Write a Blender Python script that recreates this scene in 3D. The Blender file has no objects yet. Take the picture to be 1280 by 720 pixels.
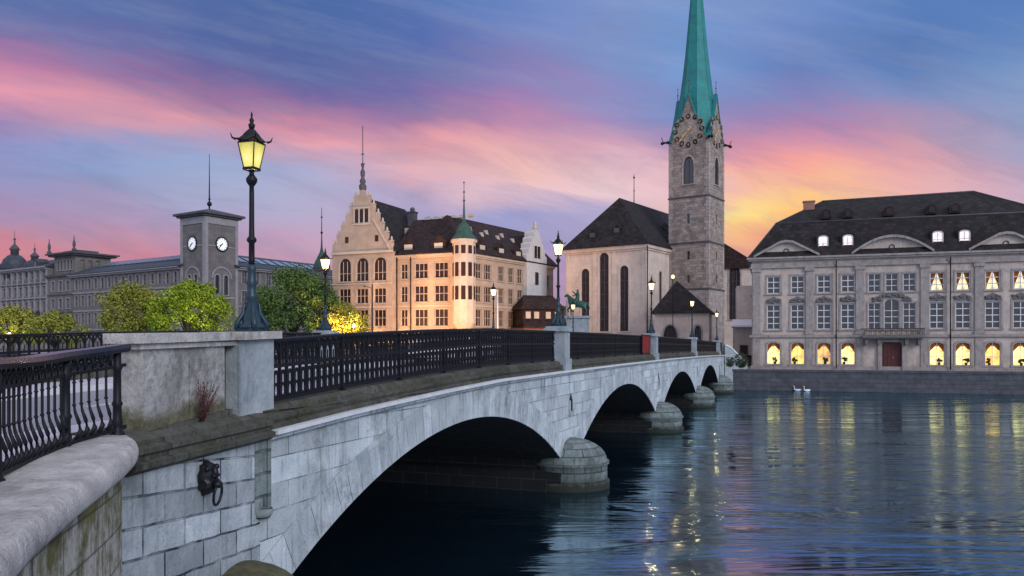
import bpy, math, random
from mathutils import Vector, Matrix
R = math.radians
random.seed(7)
S = bpy.context.scene
COL = S.collection
CAMZ, F, HY = 4.4, 1000.0, 432.0

# ------------------------------------------------------------------ camera
cam_d = bpy.data.cameras.new('camera')
cam = bpy.data.objects.new('camera', cam_d); COL.objects.link(cam)
cam.location = (0, 0, CAMZ); cam.rotation_euler = (R(90), 0, 0)
cam_d.sensor_width = 36; cam_d.lens = 36 * F / 1280; cam_d.shift_y = (HY - 360) / 1280
cam_d.clip_start = .05; cam_d.clip_end = 4000
S.camera = cam
S.view_settings.view_transform = 'Standard'; S.view_settings.look = 'None'
S.view_settings.exposure = 0; S.view_settings.gamma = 1
try: S.view_settings.use_curve_mapping = False
except Exception: pass
S.cycles.max_bounces = 6; S.cycles.diffuse_bounces = 3; S.cycles.glossy_bounces = 4
S.cycles.use_denoising = True
S.cycles.sample_clamp_indirect = 4

# ------------------------------------------------------------------ node helper
class N:
    def __init__(s, tree): s.t = tree; s.n = tree.nodes; s.l = tree.links
    def add(s, ty, **kw):
        nd = s.n.new(ty)
        for k, v in kw.items():
            if k == 'inp':
                for i, val in v.items():
                    if isinstance(val, bpy.types.NodeSocket): s.l.new(val, nd.inputs[i])
                    else: nd.inputs[i].default_value = val
            else: setattr(nd, k, v)
        return nd
    def math(s, op, a, b=0.0, c=0.0, clamp=False):
        return s.add('ShaderNodeMath', operation=op, use_clamp=clamp, inp={0: a, 1: b, 2: c}).outputs[0]
    def noise(s, vec, scale, detail=4, rough=.55, out=0, dist=0.0):
        return s.add('ShaderNodeTexNoise', inp={'Vector': vec, 'Scale': scale, 'Detail': detail, 'Roughness': rough, 'Distortion': dist}).outputs[out]
    def mapping(s, vec, scale=(1, 1, 1), loc=(0, 0, 0), rot=(0, 0, 0)):
        return s.add('ShaderNodeMapping', inp={'Vector': vec, 'Scale': scale, 'Location': loc, 'Rotation': rot}).outputs[0]
    def ramp(s, fac, stops, interp='LINEAR'):
        nd = s.add('ShaderNodeValToRGB', inp={0: fac}); cr = nd.color_ramp; cr.interpolation = interp
        while len(cr.elements) > 1: cr.elements.remove(cr.elements[-1])
        cr.elements[0].position = stops[0][0]; cr.elements[0].color = tuple(stops[0][1]) + (1,)
        for p, c in stops[1:]:
            e = cr.elements.new(p); e.color = tuple(c) + (1,)
        return nd.outputs[0]
    def mix(s, fac, a, b, mode='MIX'):
        nd = s.add('ShaderNodeMix', data_type='RGBA', blend_type=mode)
        for i, v in ((0, fac), (6, a), (7, b)):
            if isinstance(v, bpy.types.NodeSocket): s.l.new(v, nd.inputs[i])
            elif i == 0: nd.inputs[0].default_value = v
            else: nd.inputs[i].default_value = tuple(v) + ((1,) if len(v) == 3 else ())
        return nd.outputs[2]
    def rng(s, v, a, b, c=0.0, d=1.0, smooth=False):
        nd = s.add('ShaderNodeMapRange', inp={0: v, 1: a, 2: b, 3: c, 4: d})
        if smooth: nd.interpolation_type = 'SMOOTHSTEP'
        return nd.outputs[0]

def lin(c):
    return tuple((v / 255 / 12.92) if v / 255 <= .04045 else ((v / 255 + .055) / 1.055) ** 2.4 for v in c)

# ------------------------------------------------------------------ world: dusk sky, everything a function of direction
SUN_EL, SUN_AZ = R(24), R(146)      # soft cool skylight direction (azimuth from +Y towards +X)
w = bpy.data.worlds.new('World'); S.world = w; w.use_nodes = True
n = N(w.node_tree); n.n.clear()
tc = n.add('ShaderNodeTexCoord').outputs['Generated']
sep = n.add('ShaderNodeSeparateXYZ', inp={0: tc})
X, Y, Z = sep.outputs
az = n.math('ARCTAN2', X, Y)
azc = n.math('MINIMUM', n.math('MAXIMUM', az, -.72), .72)
hyp = n.math('SQRT', n.math('ADD', n.math('MULTIPLY', X, X), n.math('ADD', n.math('MULTIPLY', Y, Y), 1e-6)))
v0 = n.math('DIVIDE', n.math('DIVIDE', Z, hyp), n.math('COSINE', azc))
u0 = n.math('TANGENT', azc)
# wind-drawn cloud noise: stretched along a slope
uv = n.add('ShaderNodeCombineXYZ', inp={0: u0, 1: v0, 2: 0.0}).outputs[0]
uvr = n.mapping(uv, rot=(0, 0, R(13)))
m1 = n.mapping(uvr, scale=(1.7, 7.5, 1))
m2 = n.mapping(uvr, scale=(2.6, 19, 1), loc=(3, 1, 0))
nz1 = n.noise(m1, 1.6, 8, .60, dist=.4); nz2 = n.noise(m2, 1.5, 8, .65); nz3 = n.noise(m1, 1.1, 3, .5, out=0, dist=.2)
v1 = n.math('ADD', v0, n.math('ADD', n.math('MULTIPLY', n.math('SUBTRACT', nz1, .5), .085), n.math('MULTIPLY', n.math('SUBTRACT', nz2, .5), .045)))
u1 = n.math('ADD', u0, n.math('MULTIPLY', n.math('SUBTRACT', n.noise(m2, 1.1, 3, .5), .5), .10))
colpx = [0, 130, 260, 390, 520, 640, 760, 850, 930, 1000, 1130, 1280]
T = {
 -60: [(80,106,170),(76,104,168),(70,102,166),(72,106,170),(76,112,180),(92,130,195),(108,138,200),(110,142,202),(108,142,204),(98,134,198),(80,122,188),(74,118,184)],
 0:   [(84,108,170),(76,104,168),(66,100,164),(66,102,166),(72,108,176),(90,130,196),(114,142,202),(112,144,202),(110,142,202),(102,136,200),(78,122,188),(74,118,184)],
 50:  [(128,108,166),(104,104,166),(74,98,162),(64,96,162),(78,104,174),(112,124,190),(118,145,205),(100,148,210),(108,140,204),(96,130,196),(72,116,182),(84,128,192)],
 90:  [(196,126,166),(158,112,162),(104,98,158),(78,98,162),(86,102,168),(134,122,184),(122,143,200),(106,148,210),(98,134,198),(90,124,190),(86,124,188),(112,146,196)],
 120: [(230,148,170),(216,142,164),(168,114,158),(112,100,160),(112,102,168),(164,118,174),(138,136,194),(112,144,204),(112,132,194),(126,126,186),(118,138,192),(128,154,200)],
 150: [(150,130,182),(206,150,174),(228,148,162),(196,126,158),(158,116,164),(196,134,170),(160,136,188),(120,138,198),(150,130,184),(180,128,174),(172,140,178),(134,150,194)],
 180: [(136,142,200),(136,152,204),(176,162,200),(230,158,172),(230,152,162),(228,164,172),(208,158,182),(176,140,186),(206,136,166),(216,138,164),(204,150,170),(150,156,196)],
 210: [(144,146,198),(136,158,206),(148,168,210),(168,168,208),(232,172,180),(242,186,178),(236,192,198),(226,176,190),(240,158,156),(250,160,144),(232,162,164),(184,160,190)],
 240: [(160,140,184),(156,150,190),(162,172,208),(176,174,208),(188,166,202),(236,192,196),(238,202,208),(238,190,196),(252,186,150),(255,198,122),(240,176,168),(214,176,198)],
 270: [(176,140,178),(178,148,184),(172,164,202),(186,168,202),(168,160,202),(150,154,206),(176,166,206),(230,190,180),(254,224,130),(255,188,106),(230,166,164),(206,176,200)],
 300: [(204,126,146),(206,134,154),(196,146,174),(198,160,190),(186,158,196),(160,148,196),(166,154,200),(228,170,160),(250,172,112),(240,146,118),(214,150,160),(196,166,190)],
 335: [(212,124,136),(208,122,138),(208,128,148),(206,146,172),(196,150,184),(180,144,180),(176,146,184),(226,140,130),(238,140,120),(224,140,134),(204,146,156),(190,160,180)],
 425: [(190,118,132),(190,118,134),(192,120,136),(196,124,142),(180,136,162),(168,132,160),(170,132,160),(206,126,120),(216,128,110),(206,126,120),(190,134,140),(176,144,160)],
}
ys = sorted(T)          # top to bottom
ramps = []
ufac = n.rng(u1, -.64, .64)
for y in ys:
    ramps.append(n.ramp(ufac, [(px / 1280, lin(c)) for px, c in zip(colpx, T[y])], 'LINEAR'))
col = ramps[-1]
for i in range(len(ys) - 2, -1, -1):
    a = (HY - ys[i + 1]) / F; b = (HY - ys[i]) / F
    col = n.mix(n.rng(v1, a, b, smooth=False), col, ramps[i])
# fine streaks
col = n.mix(n.rng(nz2, .45, .66, 0, .15), col, (.42, .44, .58))
col = n.mix(n.rng(n.noise(m1, 2.6, 8, .66, dist=.7), .47, .68, 0, .30), col, (.17, .20, .36))
hs = n.add('ShaderNodeHueSaturation', inp={'Saturation': .93, 'Value': 1.0, 'Color': col}).outputs[0]; col = hs
# upper and rear dusk sky: tinted Sky Texture, made brighter to fill-light the facades
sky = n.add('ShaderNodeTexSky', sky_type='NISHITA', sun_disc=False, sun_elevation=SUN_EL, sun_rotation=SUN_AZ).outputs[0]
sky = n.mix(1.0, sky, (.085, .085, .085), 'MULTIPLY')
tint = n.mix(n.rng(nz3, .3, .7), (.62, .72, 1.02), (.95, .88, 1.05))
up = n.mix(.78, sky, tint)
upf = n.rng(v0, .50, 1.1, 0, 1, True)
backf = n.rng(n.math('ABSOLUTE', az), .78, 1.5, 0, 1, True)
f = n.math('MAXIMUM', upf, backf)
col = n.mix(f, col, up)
# below the horizon
col = n.mix(n.rng(Z, -.02, -.08), col, (.03, .04, .06))
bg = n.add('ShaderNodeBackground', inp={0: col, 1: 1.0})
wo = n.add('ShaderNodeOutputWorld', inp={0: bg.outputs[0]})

sd = bpy.data.lights.new('sun', 'SUN'); so = bpy.data.objects.new('sun', sd); COL.objects.link(so)
sd.energy = 1.7; sd.angle = R(24); sd.color = (.97, .98, 1.0)
sdir = Vector((math.sin(SUN_AZ) * math.cos(SUN_EL), math.cos(SUN_AZ) * math.cos(SUN_EL), math.sin(SUN_EL)))
so.rotation_euler = sdir.to_track_quat('Z', 'Y').to_euler()

# ------------------------------------------------------------------ materials
MATS = {}
def pbsdf(name):
    m = bpy.data.materials.new(name); m.use_nodes = True
    k = N(m.node_tree); b = k.n['Principled BSDF']
    MATS[name] = m
    return m, k, b
def lk(k, a, b): k.l.new(a, b)
def surf(name, c1, c2=None, scale=1.5, rough=.85, bump=.15, streak=0.0, streakc=(.05, .05, .05), bricks=None, metal=0.0, spec=.3, fine=14, algae=0.0, blot=0.0):
    """weathered surface: two-tone noise, rain streaks, optional coursed blocks in UV (metres)"""
    m, k, b = pbsdf(name)
    tcn = k.add('ShaderNodeTexCoord'); ob = tcn.outputs['Object']; uvv = tcn.outputs['UV']
    c2 = c2 or tuple(v * .7 for v in c1)
    a = k.noise(ob, scale, 6, .65); f2 = k.noise(ob, fine, 4, .6)
    col = k.mix(k.rng(a, .32, .68), c1, c2)
    col = k.mix(k.rng(f2, .3, .75, 0, .35), col, tuple(v * .55 for v in c1))
    h = k.math('ADD', k.math('MULTIPLY', a, .5), k.math('MULTIPLY', f2, .4))
    if bricks:
        bw, bh, mort, mc, var = bricks
        br = k.add('ShaderNodeTexBrick', inp={'Vector': uvv, 'Scale': 1.0, 'Mortar Size': mort, 'Mortar Smooth': .3, 'Brick Width': bw, 'Row Height': bh,
                   'Color1': (1, 1, 1, 1), 'Color2': (1 - var, 1 - var, 1 - var, 1), 'Mortar': (1, 1, 1, 1)})
        col = k.mix(1.0, col, br.outputs[0], 'MULTIPLY')
        jn = k.rng(k.noise(ob, 2.2, 3), .35, .6)
        col = k.mix(k.math('MULTIPLY', br.outputs[1], k.math('ADD', k.math('MULTIPLY', jn, .7), .3)), col, mc)
        h = k.math('SUBTRACT', h, k.math('MULTIPLY', br.outputs[1], 1.2))
    if streak:
        sm = k.mapping(ob, scale=(5, 5, .35)); s1 = k.noise(sm, 1.2, 5, .7)
        s2 = k.noise(ob, .7, 3)
        col = k.mix(k.math('MULTIPLY', k.rng(s1, .52, .72), k.rng(s2, .4, .6, 0, streak)), col, streakc)
    if blot:
        q1 = k.noise(ob, .55, 7, .72, dist=.5); q2 = k.noise(ob, 5.5, 5, .7)
        col = k.mix(k.math('MULTIPLY', k.rng(q1, .50, .66), k.rng(q2, .38, .62, 0, blot)), col, tuple(v*.22 for v in c1))
        q4 = k.noise(k.mapping(ob, scale=(9, 9, .45)), 1.2, 5, .7)
        col = k.mix(k.math('MULTIPLY', k.rng(q4, .53, .66), k.rng(k.noise(ob, 1.1, 3), .42, .58, 0, .75*blot)), col, tuple(v*.3 for v in c1))
        q3 = k.noise(ob, 38, 3, .6); col = k.mix(k.rng(q3, .60, .72, 0, blot), col, tuple(v*.2 for v in c1))
    if algae:
        zz2 = k.add('ShaderNodeSeparateXYZ', inp={0: ob}).outputs[2]
        col = k.mix(k.rng(k.math('ADD', zz2, k.math('MULTIPLY', k.math('SUBTRACT', a, .5), .6)), algae, algae*.35), col, (.018, .024, .018))
    bm = k.add('ShaderNodeBump', inp={'Strength': bump, 'Distance': .05, 'Height': h})
    lk(k, col, b.inputs['Base Color']); lk(k, bm.outputs[0], b.inputs['Normal'])
    b.inputs['Roughness'].default_value = rough; b.inputs['Metallic'].default_value = metal
    b.inputs['Specular IOR Level'].default_value = spec
    return m
def plain(name, c, rough=.6, metal=0.0, spec=.4, var=.25, scale=6):
    m, k, b = pbsdf(name)
    ob = k.add('ShaderNodeTexCoord').outputs['Object']
    col = k.mix(k.rng(k.noise(ob, scale, 5, .6), .3, .7), c, tuple(v * (1 - var) for v in c))
    lk(k, col, b.inputs['Base Color'])
    b.inputs['Roughness'].default_value = rough; b.inputs['Metallic'].default_value = metal
    b.inputs['Specular IOR Level'].default_value = spec
    return m
def glow(name, c, strength, c2=None, scale=2.0):
    m, k, b = pbsdf(name)
    ob = k.add('ShaderNodeTexCoord').outputs['Object']
    nz = k.noise(ob, scale, 3, .6)
    col = k.mix(k.rng(nz, .42, .6), c, c2 or tuple(v * .6 for v in c))
    lk(k, col, b.inputs['Emission Color']); b.inputs['Emission Strength'].default_value = strength
    b.inputs['Base Color'].default_value = tuple(c) + (1,)
    b.inputs['Roughness'].default_value = .3
    return m

M = {}
M['bridge'] = surf('bridge_limestone', (.60, .66, .70), (.40, .47, .52), 1.4, .85, .5, streak=1.0, streakc=(.06, .08, .09), bricks=(.95, .36, .009, (.07, .09, .11), .30), algae=.7, blot=.9)
M['abut'] = surf('abutment_limestone', (.56, .62, .66), (.32, .375, .42), 2.2, .85, .9, streak=.6, streakc=(.08, .10, .10), bricks=(.74, .30, .014, (.018, .025, .035), .45), blot=1.0)
M['ring'] = surf('voussoir_limestone', (.58, .64, .68), (.38, .445, .49), 1.8, .85, .5, streak=.6, streakc=(.10, .12, .13), bricks=(3.0, .34, .009, (.10, .13, .15), .3), algae=.7, blot=.9)
M['vault'] = surf('shade_dark_stone', (.012, .013, .016), (.007, .008, .010), 1.2, .95, .4, bricks=(.8, .35, .02, (.03, .03, .03), .2))  # near-black: shade under the arches put into the vault and footing colour
M['ledge'] = surf('ledge_stone', (.62, .64, .66), (.48, .51, .54), 2.5, .8, .2, streak=.3)
M['moss'] = surf('mossy_stone', (.115, .115, .105), (.045, .05, .022), 3.0, .95, 1.0, streak=.8, streakc=(.16,.16,.155), bricks=(1.3, .5, .012, (.01,.01,.01), .3), fine=20, blot=1.0)
M['pillar'] = surf('pillar_stone', (.36, .40, .43), (.20, .24, .27), 3.2, .85, .7, streak=.9, streakc=(.05, .06, .055))
M['coping'] = surf('pale_coping_stone', (.62, .60, .58), (.34, .33, .315), 3.4, .75, .9, streak=.5, streakc=(.12,.12,.12), fine=30, blot=.8)
M['foot'] = surf('pier_foot_stone', (.27, .32, .33), (.11, .15, .14), 2.6, .9, .9, streak=.8, streakc=(.05, .06, .04), bricks=(.7, .3, .02, (.03, .04, .04), .3), algae=.5, blot=1.0)
M['iron'] = plain('black_painted_iron', (.006, .007, .011), .5, 0, .25)
M['iron_gloss'] = plain('worn_glossy_iron', (.05, .05, .06), .22, .6, .8)
M['moss_cap'] = surf('moss_grown_stone', (.13, .125, .06), (.045, .05, .038), 5.0, .95, 1.0, blot=.8, fine=24)
M['iron_blue'] = plain('blue_green_painted_iron', (.018, .05, .075), .4, .1, .4, .5, 14)
M['quay'] = surf('dark_quay_stone', (.105, .11, .125), (.06, .065, .08), 1.5, .9, .5, bricks=(1.1, .42, .02, (.03, .03, .035), .25), streak=.4)
M['asphalt'] = surf('pale_roadway', (.30, .29, .33), (.22, .22, .25), 2, .8, .1)
M['pave'] = surf('pale_paving', (.62, .60, .66), (.50, .48, .53), 1.2, .8, .15, bricks=(.6, .6, .01, (.2, .2, .22), .15))
M['paving2'] = surf('quay_paving', (.30, .29, .30), (.22, .22, .23), .8, .85, .15)
M['tile'] = surf('dark_roof_tiles', (.020, .017, .020), (.042, .033, .034), .9, .8, .5, bricks=(.55, .42, .05, (.008, .007, .008), .75), blot=.6)
M['tile_red'] = surf('brown_roof_tiles', (.062, .028, .025), (.028, .017, .018), 1.0, .8, .5, bricks=(.55, .42, .05, (.012, .008, .008), .75), blot=.6)
M['slate'] = surf('blue_grey_slate', (.07, .085, .11), (.045, .055, .075), .7, .6, .4, bricks=(.5, .4, .03, (.02, .025, .035), .4))
M['skylight'] = plain('skylight_glass', (.25, .34, .42), .2, 0, .8)
M['copper'] = surf('verdigris_copper', (.018, .26, .25), (.02, .16, .17), .9, .6, .2, streak=.8, streakc=(.01, .12, .13), bricks=(30, .55, .012, (.012, .15, .15), .1))
M['copper2'] = surf('pale_verdigris', (.05, .115, .085), (.03, .06, .05), 1.2, .7, .2)
M['meisen'] = surf('grey_beige_plaster', (.53, .445, .395), (.38, .32, .29), .8, .9, .15, streak=.8, streakc=(.17, .145, .145), blot=.6)
M['meisen_trim'] = surf('grey_sandstone_trim', (.36, .32, .305), (.20, .18, .18), 2, .85, .4, streak=.9, streakc=(.10,.09,.09))
M['relief'] = surf('carved_grey_stone', (.17, .155, .16), (.10, .095, .10), 5, .9, 1.0, fine=20)
M['white'] = plain('white_window_paint', (.62, .62, .64), .5)
M['redwood'] = plain('red_brown_door_paint', (.085, .018, .015), .5)
M['stadt'] = surf('ochre_sandstone', (.50, .385, .30), (.38, .29, .235), .8, .9, .2, streak=.3, streakc=(.26, .2, .15), bricks=(1.0, .5, .008, (.35, .27, .2), .1))
M['stadt_pale'] = surf('pale_plaster', (.58, .50, .42), (.44, .37, .31), .8, .9, .15, streak=.3, streakc=(.3, .27, .25))
M['white_plaster'] = surf('white_plaster', (.62, .60, .60), (.50, .48, .49), 1.5, .9, .2, streak=.5, streakc=(.28, .26, .26))
M['church'] = surf('church_pale_stone', (.72, .61, .53), (.54, .45, .40), .6, .9, .2, streak=.7, streakc=(.24, .20, .19), bricks=(1.4, .7, .008, (.34, .29, .27), .07), blot=.4)
M['tower'] = surf('tower_rubble_stone', (.47, .385, .34), (.23, .19, .175), .8, .9, .6, bricks=(.75, .42, .02, (.12, .11, .11), .4), streak=.3, streakc=(.10, .09, .09))
M['tower_q'] = surf('tower_quoin_stone', (.50, .43, .39), (.28, .24, .23), 1.2, .9, .4, bricks=(1.0, .5, .015, (.2, .18, .18), .25))
M['post'] = surf('grey_ashlar', (.205, .19, .185), (.125, .118, .118), .6, .9, .3, bricks=(1.0, .5, .015, (.09, .09, .1), .2), streak=.3)
M['post_trim'] = surf('grey_ashlar_trim', (.30, .29, .31), (.22, .21, .23), 1, .9, .3)
M['darkstone'] = surf('dark_carved_stone', (.10, .10, .115), (.06, .06, .07), 2, .9, .5)
M['glass'] = plain('dark_window_glass', (.02, .022, .03), .12, 0, .9)
M['glass_warm'] = plain('brown_window_glass', (.035, .014, .012), .35, 0, .3)
M['lead'] = surf('leaded_church_glass', (.05, .03, .035), (.03, .02, .025), 2, .4, .3, bricks=(.3, .5, .03, (.015, .012, .012), .5))
M['curtain'] = plain('brown_orange_curtain', (.30, .10, .03), .9, 0, .1, .5)
M['lit'] = glow('lit_yellow_window', (1.0, .80, .30), 1.2, (.70, .30, .03), 1.9)
M['lit_amber'] = glow('lit_amber_window', (1.0, .62, .16), 1.1, (.55, .20, .02), 1.3)
M['lit_dim'] = glow('lit_dim_window', (.85, .50, .16), .85, (.30, .10, .02), 1.1)
M['lit2'] = glow('lit_pale_window', (1.0, .80, .42), .9, (.16, .08, .04), 2.9)
M['lit_dormer'] = glow('lit_dormer_window', (1.0, .80, .74), .75, (.45, .32, .32), 3)
M['lantern'] = glow('lantern_glass', (.88, .80, .22), .95, (.50, .52, .07), 11)
M['lantern_far'] = glow('lantern_bulb_glass', (1.0, .80, .35), 3.0, (1, .7, .3), 9)
m, k, b = pbsdf('frosted_lantern_glass'); M['lantern'] = m
ob = k.add('ShaderNodeTexCoord').outputs['Object']
dist = k.add('ShaderNodeVectorMath', operation='DISTANCE', inp={0: ob, 1: (0, 0, 2.52)}).outputs['Value']
nz = k.noise(ob, 16, 3, .6)
col = k.ramp(k.math('ADD', dist, k.math('MULTIPLY', k.math('SUBTRACT', nz, .5), .06)), [(.085, (1.0, .90, .50)), (.15, (.80, .68, .15)), (.25, (.36, .33, .035))])
lk(k, col, b.inputs['Emission Color']); b.inputs['Emission Strength'].default_value = 1.0; b.inputs['Base Color'].default_value = (.3, .27, .1, 1)
M['clockface'] = glow('lit_clock_face', (.75, .77, .78), .45, (.6, .62, .64), 1)
M['gold'] = plain('gilded_metal', (.60, .42, .22), .45, .2)
M['bark'] = surf('bark', (.06, .045, .035), (.035, .03, .025), 8, .9, .8)
M['canopy'] = plain('white_awning_cloth', (.75, .72, .76), .7)
M['carwhite'] = plain('white_car_paint', (.78, .78, .82), .25, 0, .6, .05)
M['tyre'] = plain('tyre_rubber', (.02, .02, .02), .8)
M['redpanel'] = plain('red_panel_paint', (.26, .018, .018), .6, 0, .2, .6, 3)
M['redlamp'] = glow('red_tail_lamp', (.5, .02, .02), .25)
M['bronze'] = plain('dark_bronze', (.02, .022, .028), .45, .6)
M['greenbronze'] = plain('green_bronze', (.03, .09, .07), .5, .4)
M['swan'] = plain('white_feathers', (.8, .8, .82), .8)
M['beak'] = plain('orange_beak', (.6, .2, .03), .5)
M['dry'] = plain('dry_red_brown_stems', (.10, .04, .035), .9)
M['red_plaster'] = surf('red_brown_plaster', (.34, .17, .13), (.27, .14, .11), 1, .9, .2)

def foliage(name, a, b_, c):
    m, k, b = pbsdf(name)
    ob = k.add('ShaderNodeTexCoord').outputs['Object']
    rnd = k.add('ShaderNodeNewGeometry').outputs['Random Per Island']
    col = k.ramp(k.math('ADD', k.math('MULTIPLY', rnd, .55), k.math('MULTIPLY', k.noise(ob, .9, 3), .5)), [(.2, a), (.5, b_), (.85, c)])
    lk(k, col, b.inputs['Base Color']); b.inputs['Roughness'].default_value = .6
    b.inputs['Specular IOR Level'].default_value = .2
    b.inputs['Transmission Weight'].default_value = 0
    b.inputs['Subsurface Weight'].default_value = 0
    return m
M['leaf_bright'] = foliage('bright_spring_leaves', (.09, .15, .008), (.19, .27, .014), (.36, .42, .03))
M['leaf_olive'] = foliage('olive_leaves', (.12, .14, .015), (.21, .22, .03), (.32, .31, .06))
M['leaf_dark'] = foliage('dark_leaves', (.03, .065, .016), (.065, .12, .026), (.13, .20, .045))
M['leaf_shrub'] = foliage('shrub_leaves', (.012, .02, .015), (.025, .035, .02), (.04, .05, .03))

# mossy curved wall
m, k, b = pbsdf('moss_streaked_wall'); M['mosswall'] = m
tcn = k.add('ShaderNodeTexCoord'); ob = tcn.outputs['Object']; uvv = tcn.outputs['UV']
s1 = k.math('ADD', k.math('MULTIPLY', k.noise(k.mapping(ob, scale=(4.5, 4.5, .55)), 1.3, 6, .7), .55), k.math('MULTIPLY', k.noise(ob, 3.2, 7, .75), .45))
s2 = k.math('ADD', k.noise(ob, 2.0, 6, .7), k.rng(k.add('ShaderNodeSeparateXYZ', inp={0: ob}).outputs[2], 2.3, 3.1, 0, .14))
col = k.ramp(s1, [(.30, (.03, .03, .022)), (.43, (.12, .12, .07)), (.52, (.38, .37, .33)), (.60, (.10, .10, .07)), (.70, (.04,.04,.03))])
col = k.mix(k.rng(s2, .54, .68), col, k.mix(k.rng(s1, .40, .60), (.045, .045, .015), (.17, .155, .045)))
br = k.add('ShaderNodeTexBrick', inp={'Vector': uvv, 'Scale': 1.0, 'Mortar Size': .012, 'Brick Width': .7, 'Row Height': .34})
col = k.mix(k.math('MULTIPLY', br.outputs[1], .6), col, (.03, .03, .02))
bmp = k.add('ShaderNodeBump', inp={'Strength': .7, 'Distance': .04, 'Height': k.math('SUBTRACT', s1, br.outputs[1])})
lk(k, col, b.inputs['Base Color']); lk(k, bmp.outputs[0], b.inputs['Normal']); b.inputs['Roughness'].default_value = .9

# parapet: pale grey above, mossy stain climbing from the foot (a stain with its own ragged edge)
m, k, b = pbsdf('stained_parapet_stone'); M['parapet'] = m
tcn = k.add('ShaderNodeTexCoord'); ob = tcn.outputs['Object']
zz = k.add('ShaderNodeSeparateXYZ', inp={0: ob}).outputs[2]
a1 = k.noise(ob, 1.8, 6, .65); a2 = k.noise(ob, 9, 5, .6); a3 = k.noise(k.mapping(ob, scale=(5, 5, .5)), 1.2, 5)
col = k.mix(k.rng(a1, .3, .7), (.42, .41, .40), (.29, .29, .29))
col = k.mix(k.rng(a2, .45, .70, 0, .8), col, (.14, .135, .13))
col = k.mix(k.rng(k.noise(ob, .9, 7, .75, dist=.6), .50, .64, 0, .7), col, (.12, .12, .11))
col = k.mix(k.rng(a3, .55, .7, 0, .5), col, (.13, .14, .13))
mf = k.rng(k.math('ADD', zz, k.math('MULTIPLY', k.math('SUBTRACT', a1, .5), .7)), .34, .20)
col = k.mix(mf, col, k.mix(k.rng(a2, .35, .65), (.055, .06, .03), (.14, .13, .08)))
bmp = k.add('ShaderNodeBump', inp={'Strength': .9, 'Distance': .05, 'Height': a2})
lk(k, col, b.inputs['Base Color']); lk(k, bmp.outputs[0], b.inputs['Normal']); b.inputs['Roughness'].default_value = .9

# river
m, k, b = pbsdf('river_water'); M['water'] = m
ob = k.add('ShaderNodeTexCoord').outputs['Object']
w1 = k.noise(k.mapping(ob, scale=(.10, .60, 1), rot=(0, 0, R(-5))), 1.0, 4, .55, dist=.7)
w2 = k.noise(k.mapping(ob, scale=(.40, 3.0, 1), rot=(0, 0, R(-4))), 1.0, 4, .6, dist=.4)
w3 = k.noise(k.mapping(ob, scale=(.07, .20, 1), rot=(0, 0, R(-12))), 1.0, 4, .55, dist=2.2)
hh = k.math('ADD', k.math('MULTIPLY', w1, .55), k.math('MULTIPLY', k.math('MULTIPLY', w2, .16), k.rng(w3, .42, .60, .10, 2.8)))
bmp = k.add('ShaderNodeBump', inp={'Strength': 1.0, 'Distance': .085, 'Height': hh})
lk(k, bmp.outputs[0], b.inputs['Normal'])
b.inputs['Base Color'].default_value = (.003, .012, .020, 1)
b.inputs['Specular Tint'].default_value = (.80, .94, 1.0, 1)
gl = k.add('ShaderNodeBsdfGlossy', inp={'Color': (.62, .82, .94, 1), 'Normal': bmp.outputs[0], 'Roughness': k.rng(w3, .38, .62, .05, .14)})
df = k.add('ShaderNodeBsdfDiffuse', inp={'Color': (.003, .010, .018, 1)})
fr_ = k.add('ShaderNodeFresnel', inp={'IOR': 1.33})
mx_ = k.add('ShaderNodeMixShader', inp={0: k.math('ADD', k.math('MULTIPLY', fr_.outputs[0], .75), .38, clamp=True), 1: df.outputs[0], 2: gl.outputs[0]})
lk(k, mx_.outputs[0], k.n['Material Output'].inputs['Surface'])
b.inputs['IOR'].default_value = 4.4

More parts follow.
